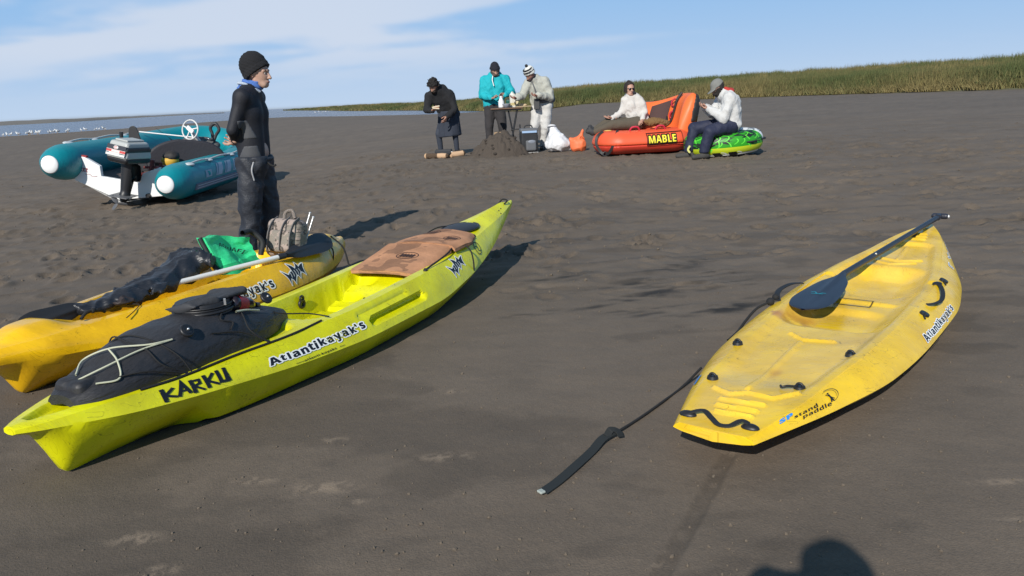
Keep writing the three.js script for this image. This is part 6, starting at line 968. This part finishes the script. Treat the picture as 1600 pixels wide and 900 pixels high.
{ // cool bag
  const t = thing('cool_bag', 'black and grey cool bag with pale blue lid beside the table', 'bag', [0.45, gy(0.45, -15.2), -15.2], 0.12), blk = mat(0.02, 0.021, 0.024, 0.7), gr = mat(0.11, 0.115, 0.125, 0.7);
  part('bag_body', nets((x, y, z) => rboxd(x, y, z, [0, 0.2, 0], [0.165, 0.205, 0.12], 0.04) + 0.006 * fbm(x * 10, y * 10, z * 10, 3), [-0.22, -0.04, -0.18], [0.22, 0.45, 0.18], 0.014), blk, t); part('lid', nets((x, y, z) => rboxd(x, y, z, [0, 0.42, 0], [0.168, 0.04, 0.122], 0.03), [-0.2, 0.35, -0.16], [0.2, 0.5, 0.16], 0.012), gr, t);
  part('blue_panel', rbox(0.28, 0.07, 0.012, 0.005).rotateX(-0.35).translate(0, 0.405, 0.118), mat(0.25, 0.36, 0.52, 0.6), t); part('front_pocket', nets((x, y, z) => rboxd(x, y, z, [0.02, 0.14, 0.13], [0.1, 0.1, 0.035], 0.03), [-0.12, 0, 0.06], [0.16, 0.28, 0.2], 0.012), gr, t); part('pocket_patch', new THREE.SphereGeometry(1, 16, 8).scale(0.07, 0.035, 0.012).translate(0.03, 0.21, 0.16), mat(0.2, 0.22, 0.26, 0.5), t);
  part('handle', tube([[-0.08, 0.45, 0], [-0.06, 0.5, 0], [0.06, 0.5, 0], [0.08, 0.45, 0]], 0.012, 20, 7), blk, t); part('base', rbox(0.32, 0.02, 0.23, 0.008, 0, 0.006, 0.006), mat(0.3, 0.3, 0.3, 0.7), t);
  const c = thing('paper_cup', 'white paper cup standing between table legs and cool bag', 'cup', [0.24, gy(0.24, -15.3), -15.3]); part('cup_wall', new THREE.LatheGeometry([[0.04, 0], [0.05, 0.2], [0.046, 0.2], [0.037, 0.01]].map(([r, y]) => new THREE.Vector2(r, y)), 20), mat(0.65, 0.63, 0.58, 0.7), c); part('cup_base', new THREE.CylinderGeometry(0.04, 0.04, 0.006, 20).translate(0, 0.004, 0), mat(0.6, 0.58, 0.54, 0.7), c);
}
{ // sacks
  const t = thing('white_sack', 'slumped white plastic sack between cool bag and orange bag', 'sack', [0.98, gy(0.98, -15.15), -15.15]);
  part('sack_body', nets((x, y, z) => { let d = smin(ell(x, y, z, [0.05, 0.14, 0.03], [0.25, 0.16, 0.2]), cone(x, y, z, [-0.02, 0.24, 0], [-0.08, 0.42, -0.05], 0.13, 0.07), 0.12); return smax(d, -y, 0.02) + 0.05 * Math.abs(vn(x * 6 + y * 4, y * 5, z * 7)) + 0.012 * fbm(x * 18, y * 18, z * 18, 3) - 0.02; }, [-0.32, -0.03, -0.3], [0.4, 0.6, 0.32], 0.012), mat(0.66, 0.66, 0.67, 0.5), t); part('rolled_mouth', new THREE.TorusGeometry(0.065, 0.02, 8, 20).rotateX(1.2).translate(-0.09, 0.47, -0.05), mat(0.6, 0.6, 0.61, 0.5), t);
  const o = thing('orange_sack', 'knotted orange bag beside the red inflatable', 'sack', [1.36, gy(1.36, -14.9), -14.9]);
  part('sack_body', nets((x, y, z) => { let d = smin(ell(x, y, z, [0, 0.12, 0], [0.15, 0.14, 0.12]), smin(cone(x, y, z, [0.05, 0.2, 0], [0.09, 0.4, 0], 0.07, 0.012), cone(x, y, z, [-0.08, 0.18, 0], [-0.15, 0.24, 0], 0.05, 0.02), 0.05), 0.07); return smax(d, -y, 0.02) + 0.03 * Math.abs(vn(x * 9, y * 7, z * 9)) - 0.01; }, [-0.26, -0.03, -0.22], [0.24, 0.46, 0.22], 0.011), mat(0.75, 0.16, 0.055, 0.6), o); part('knot', new THREE.TorusKnotGeometry(0.03, 0.012, 40, 6).translate(0.06, 0.24, 0.06), mat(0.7, 0.15, 0.05, 0.6), o);
}
// ------------------------------------------------------------------ red towable with a back rest
{
  const t = thing('inflatable_sofa', 'red and orange towable inflatable with high orange back rest', 'inflatable', [2.4, gy(2.4, -14.1), -14.1], 0.1);
  const red = mat(0.62, 0.055, 0.03, 0.45), org = mat(0.80, 0.155, 0.035, 0.5), blk = mat(0.022, 0.02, 0.02, 0.6), brown = mat(0.065, 0.035, 0.033, 0.8);
  const base = (x, y, z) => { const k = Math.hypot(Math.max(Math.abs(x) - 0.45, 0) / 0.42, z / 0.58); const d2 = (k - 1) * 0.42, yy = Math.abs(y - 0.21) - 0.2; return smax(d2, yy, 0.26); };
  part('lower_shell', nets((x, y, z) => smax(base(x, y, z), y - 0.17, 0.01), [-1.05, -0.04, -0.75], [1.05, 0.24, 0.75], 0.022), red, t);
  const up = nets((x, y, z) => smax(base(x, y, z) - 0.002 + 0.1 * sst(0.35, 0.05, Math.hypot((x + 0.1) / 1.3, z / 0.75)) * sst(0.3, 0.42, y), 0.17 - y, 0.004), [-1.05, 0.1, -0.75], [1.05, 0.56, 0.75], 0.022); part('upper_cover', up, mat(0.74, 0.10, 0.035, 0.5), t);
  // back rest: thick curved wall leaning back
  const bx = y => 0.24 + (y - 0.3) * 0.18, RXw = 0.54, RZw = 0.66;
  const wall = (x, y, z) => { const X = x - bx(y), Z = z + 0.05, r = Math.hypot(X / RXw, Z / RZw), ring = Math.abs(r - 1) * 0.56 - 0.15, ang = Math.atan2(Z / RZw, X / RXw); const topY = lerp(1.02 - 0.13 * sst(0.2, 1.5, -ang), 0.36, sst(1.05, 1.9, Math.abs(ang + 0.7))); return smax(smax(smax(ring, y - topY, 0.3), 0.22 - y, 0.05), z - 0.36, 0.16); };
  part('back_rest', nets(wall, [-0.7, 0.12, -1.05], [1.25, 1.14, 0.95], 0.024), org, t);
  part('back_edge', nets((x, y, z) => { const r = Math.hypot((x - bx(y)) / RXw, (z + 0.05) / RZw); return smax(wall(x, y, z) - 0.012, Math.max(1.1 - r, 0.5 - y), 0.01); }, [0.3, 0.35, -0.95], [1.3, 1.12, 0.95], 0.022), blk, t);
  const face = (ang, y, o = 0) => { const rr = 1 - (0.15 + o) / 0.56; return [bx(y) + RXw * rr * Math.cos(ang), y, -0.05 + RZw * rr * Math.sin(ang)]; };
  part('seat_cushion', sheet((u, v) => V(...face(lerp(-1.65, -0.75, u) + 0.12 * v, lerp(0.44, 0.78 + 0.1 * u, v), 0.016)), 16, 10), mat(0.07, 0.04, 0.038, 0.85, { side: THREE.DoubleSide }), t);
  part('black_strap', tube([face(-0.25, 1.0, -0.05), face(-0.3, 0.88, 0.016), face(-0.38, 0.68, 0.016), face(-0.5, 0.5, 0.016), face(-0.8, 0.42, 0.02)], 0.024, 30, 8), blk, t);
  for (const y of [0.62, 0.83]) part('grab_handle', tube([face(-0.4, y + 0.07, 0.02), face(-0.5, y + 0.04, 0.05), face(-0.52, y - 0.03, 0.05), face(-0.46, y - 0.06, 0.02)], 0.016, 16, 7), mat(0.45, 0.02, 0.04, 0.6), t);
  for (const x of [-0.3, 0.15]) part('grab_handle', tube([[x, 0.40, 0.34], [x + 0.04, 0.46, 0.36], [x + 0.14, 0.46, 0.36], [x + 0.18, 0.40, 0.34]], 0.017, 16, 7), mat(0.5, 0.02, 0.05, 0.6), t);
  // black front straps and tow point
  part('front_strap', band([[-0.72, 0.41, 0.16], [-0.84, 0.33, 0.22], [-0.86, 0.2, 0.24], [-0.78, 0.06, 0.26], [-0.74, 0.02, 0.3]], 0.045, 0.01, V(-0.4, 0.3, 1).normalize()), blk, t); part('front_strap', band([[-0.5, 0.42, 0.3], [-0.56, 0.34, 0.45], [-0.62, 0.2, 0.5], [-0.68, 0.06, 0.42], [-0.72, 0.02, 0.34]], 0.045, 0.01, V(-0.2, 0.3, 1).normalize()), blk, t);
  part('tow_ring', new THREE.TorusGeometry(0.035, 0.01, 8, 18).translate(-0.73, 0.035, 0.33), mat(0.04, 0.04, 0.04, 0.4), t); part('valve_patch', new THREE.SphereGeometry(1, 16, 8).scale(0.07, 0.012, 0.05).translate(-0.62, 0.415, 0.1), mat(0.7, 0.45, 0.12, 0.6), t);
  const name = canvasTex(512, 150, (x, w, h) => { x.strokeStyle = '#2a100c'; x.lineWidth = 10; x.strokeRect(5, 5, w - 10, h - 10); x.font = 'bold 122px sans-serif'; x.textBaseline = 'middle'; x.lineJoin = 'round'; x.lineWidth = 30; x.strokeStyle = '#1d0f0c'; x.save(); x.translate(18, 80); x.scale(0.98, 1); x.strokeText('MABLE', 0, 0); x.fillStyle = '#f2e03a'; x.fillText('MABLE', 0, 0); x.restore(); });
  const fz = (x, y) => { let a = 0.2, b = 0.75; for (let i = 0; i < 26; i++) { const m = (a + b) / 2; base(x, y, m) > 0 ? b = m : a = m; } return a; };
  part('name_print', sheet((u, v) => { const x = lerp(-0.06, 0.58, u), y = lerp(0.15, 0.36, v) + u * 0.015; return V(x, y, fz(x, y) + 0.02); }, 20, 8), printMat(name, 0.5), t);
  part('side_emblem', sheet((u, v) => { const y = lerp(0.3, 0.6, v), a = lerp(0.22, 0.5, u); return V(bx(y) + RXw * 1.285 * Math.cos(a), y, -0.05 + RZw * 1.285 * Math.sin(a)); }, 8, 8), mat(0.7, 0.5, 0.15, 0.6, { side: THREE.DoubleSide }), t);
}
{ // brown fur lying against the seat
  const t = thing('fur_hat', 'brown fur hat lying on the red inflatable seat', 'hat', [2.58, gy(2.58, -13.95) + 0.47, -13.92]); part('fur', nets((x, y, z) => smin(ell(x, y, z, [0, 0.06, 0], [0.17, 0.075, 0.1]), ell(x, y, z, [0.17, 0.03, 0.02], [0.1, 0.055, 0.07]), 0.05) + 0.03 * fbm(x * 26, y * 26, z * 26, 3), [-0.24, -0.06, -0.16], [0.34, 0.2, 0.16], 0.011), mat(0.17, 0.095, 0.035, 0.95), t); part('ear_flap', nets((x, y, z) => ell(x, y, z, [0.24, 0.1, 0], [0.02, 0.06, 0.03]) + 0.01 * fbm(x * 30, y * 30, z * 30, 2), [0.18, 0.02, -0.06], [0.3, 0.2, 0.06], 0.009), mat(0.02, 0.016, 0.014, 0.95), t);
}
// ------------------------------------------------------------------ green tube
{
  const t = thing('towable_tube', 'round lime green towable tube with black and white print', 'inflatable', [3.58, gy(3.58, -13.15), -13.1], 0.3); t.rotation.z = 0.06; t.scale.set(1.06, 0.9, 1.0);
  const RX = 0.6, prof = [[0, 0.36], [0.25, 0.37], [0.4, 0.42], [0.5, 0.415], [0.565, 0.37], [0.598, 0.3], [0.605, 0.22], [0.59, 0.13], [0.54, 0.06], [0.45, 0.015], [0, 0.0]];
  const C = new THREE.SplineCurve(prof.map(([r, y]) => new THREE.Vector2(r, y))), pts = C.getPoints(60).map(p => new THREE.Vector2(Math.max(0, p.x), p.y)).reverse();
  const art = canvasTex(1024, 512, (x, w, h) => {
    const q = mulberry(31); x.fillStyle = '#2c931c'; x.fillRect(0, 0, w, h);
    x.fillStyle = '#b9c824'; x.fillRect(0, 330, w, 90); x.fillStyle = '#c9cbc4'; x.fillRect(0, 402, w, 40); x.fillStyle = '#22241f'; x.fillRect(0, 436, w, 76);
    x.fillStyle = '#1d2420'; for (let i = 0; i < 120; i++) { const a = q() * w, b = 110 + q() * 190; x.beginPath(); x.moveTo(a, b); for (let k = 0; k < 6; k++) x.lineTo(a + (q() - 0.5) * 110, b + (q() - 0.4) * 90); x.fill(); }
    x.strokeStyle = '#63d83c'; x.lineWidth = 5; for (let i = 0; i < 60; i++) { const a = q() * w, b = 140 + q() * 180; x.beginPath(); x.moveTo(a, b); x.quadraticCurveTo(a + 20 * q(), b + 30, a + (q() - 0.5) * 50, b + 60); x.stroke(); }
    // white end with dark marks
    x.fillStyle = '#e6e6e2'; x.beginPath(); x.moveTo(300, 0); x.lineTo(680, 0); x.lineTo(590, 325); x.lineTo(400, 325); x.fill(); x.strokeStyle = '#1b1b1e'; x.lineWidth = 13; for (let i = 0; i < 26; i++) { const a = 385 + q() * 200, b = 60 + q() * 230; x.beginPath(); x.moveTo(a, b); x.lineTo(a + (q() - 0.5) * 70, b + (q() - 0.5) * 60); x.lineTo(a + (q() - 0.5) * 70, b + 30); x.stroke(); }
    x.fillStyle = '#17181a'; for (const a of [120, 190, 560, 820]) { x.beginPath(); x.moveTo(a, 380); x.lineTo(a + 34, 380); x.lineTo(a + 50, 436); x.lineTo(a + 8, 436); x.fill(); x.strokeStyle = '#e8e8e2'; x.lineWidth = 8; x.beginPath(); x.arc(a + 34, 408, 28, -1.4, 1.2); x.stroke(); }
  });
  const g = new THREE.LatheGeometry(pts, 72, -Math.PI * 0.5); const uv = g.attributes.uv; part('tube_cover', g, new THREE.MeshStandardMaterial({ map: art, roughness: 0.5, side: THREE.DoubleSide }), t);
  part('seat_pad', new THREE.CylinderGeometry(0.34, 0.36, 0.03, 36).translate(0, 0.385, 0), mat(0.03, 0.03, 0.03, 0.8), t);
  for (const a of [0.5, 1.15, 2.3, 4.2]) part('grab_handle', tube([0, 0.33, 0.66, 1].map((k, i) => { const q = a + k * 0.35; const r = 0.6 + (i === 1 || i === 2 ? 0.035 : 0.0); return [r * Math.cos(q), 0.24, r * Math.sin(q)]; }), 0.014, 16, 7), blackWeb, t);
}
// ------------------------------------------------------------------ gulls on the shore
{
  const wht = mat(0.72, 0.72, 0.70, 0.8), q = mulberry(21), grp = 'white gulls along the waterline';
  const bird = (label, x, z, turn, s, y) => {
    const t = thing('gull', label, 'bird', [x, y, z], turn, grp); t.scale.setScalar(s); return t; };
  const body = nets((x, y, z) => smin(smin(cone(x, y, z, [0, 0.22, -0.1], [0, 0.2, 0.1], 0.075, 0.06), cone(x, y, z, [0, 0.19, 0.12], [0, 0.16, 0.24], 0.045, 0.012), 0.06), smin(cone(x, y, z, [0, 0.26, -0.13], [0, 0.34, -0.16], 0.045, 0.036), ell(x, y, z, [0, 0.36, -0.17], [0.04, 0.04, 0.048]), 0.03), 0.05), [-0.14, 0.06, -0.32], [0.14, 0.46, 0.32], 0.02), legG = [0.025, -0.025].map(x => bar([x, 0, 0], [x, 0.16, 0.01], 0.008)), bill = new THREE.ConeGeometry(0.013, 0.06, 8).rotateX(-1.57).translate(0, 0.355, -0.24), wing = [-1, 1].map(s => new THREE.SphereGeometry(1, 12, 8).scale(0.02, 0.055, 0.15).translate(0.07 * s, 0.22, 0.03));
  const mk = (x, z, y) => { const t = bird('white gull standing on the wet edge of the estuary', x, z, q() * 6.28, 0.85 + q() * 0.5, y); part('body', body, wht, t); for (const g of legG) part('leg', g, mat(0.5, 0.3, 0.1, 0.7), t); part('bill', bill, mat(0.6, 0.35, 0.05, 0.6), t); for (const g of wing) part('wing', g, mat(0.4, 0.41, 0.43, 0.8), t); };
  for (let i = 0; i < 30; i++) { const c = [-31.6, -30.9, -30.2, -29.2, -28.6, -27.3, -26.6][Math.floor(q() * 7)], az = (c + (q() - 0.5) * 0.7) * R, r = shoreR(az / R) * (0.985 + (q() - 0.5) * 0.02); mk(r * Math.sin(az), -r * Math.cos(az), Math.max(baseH(r * Math.sin(az), -r * Math.cos(az)), WATER_Y)); }
  for (let i = 0; i < 5; i++) { const az = (-13.1 + i * 0.22 + q() * 0.1) * R, r = 210 + q() * 20; mk(r * Math.sin(az), -r * Math.cos(az), WATER_Y); }
}
renderer.render(scene, camera);
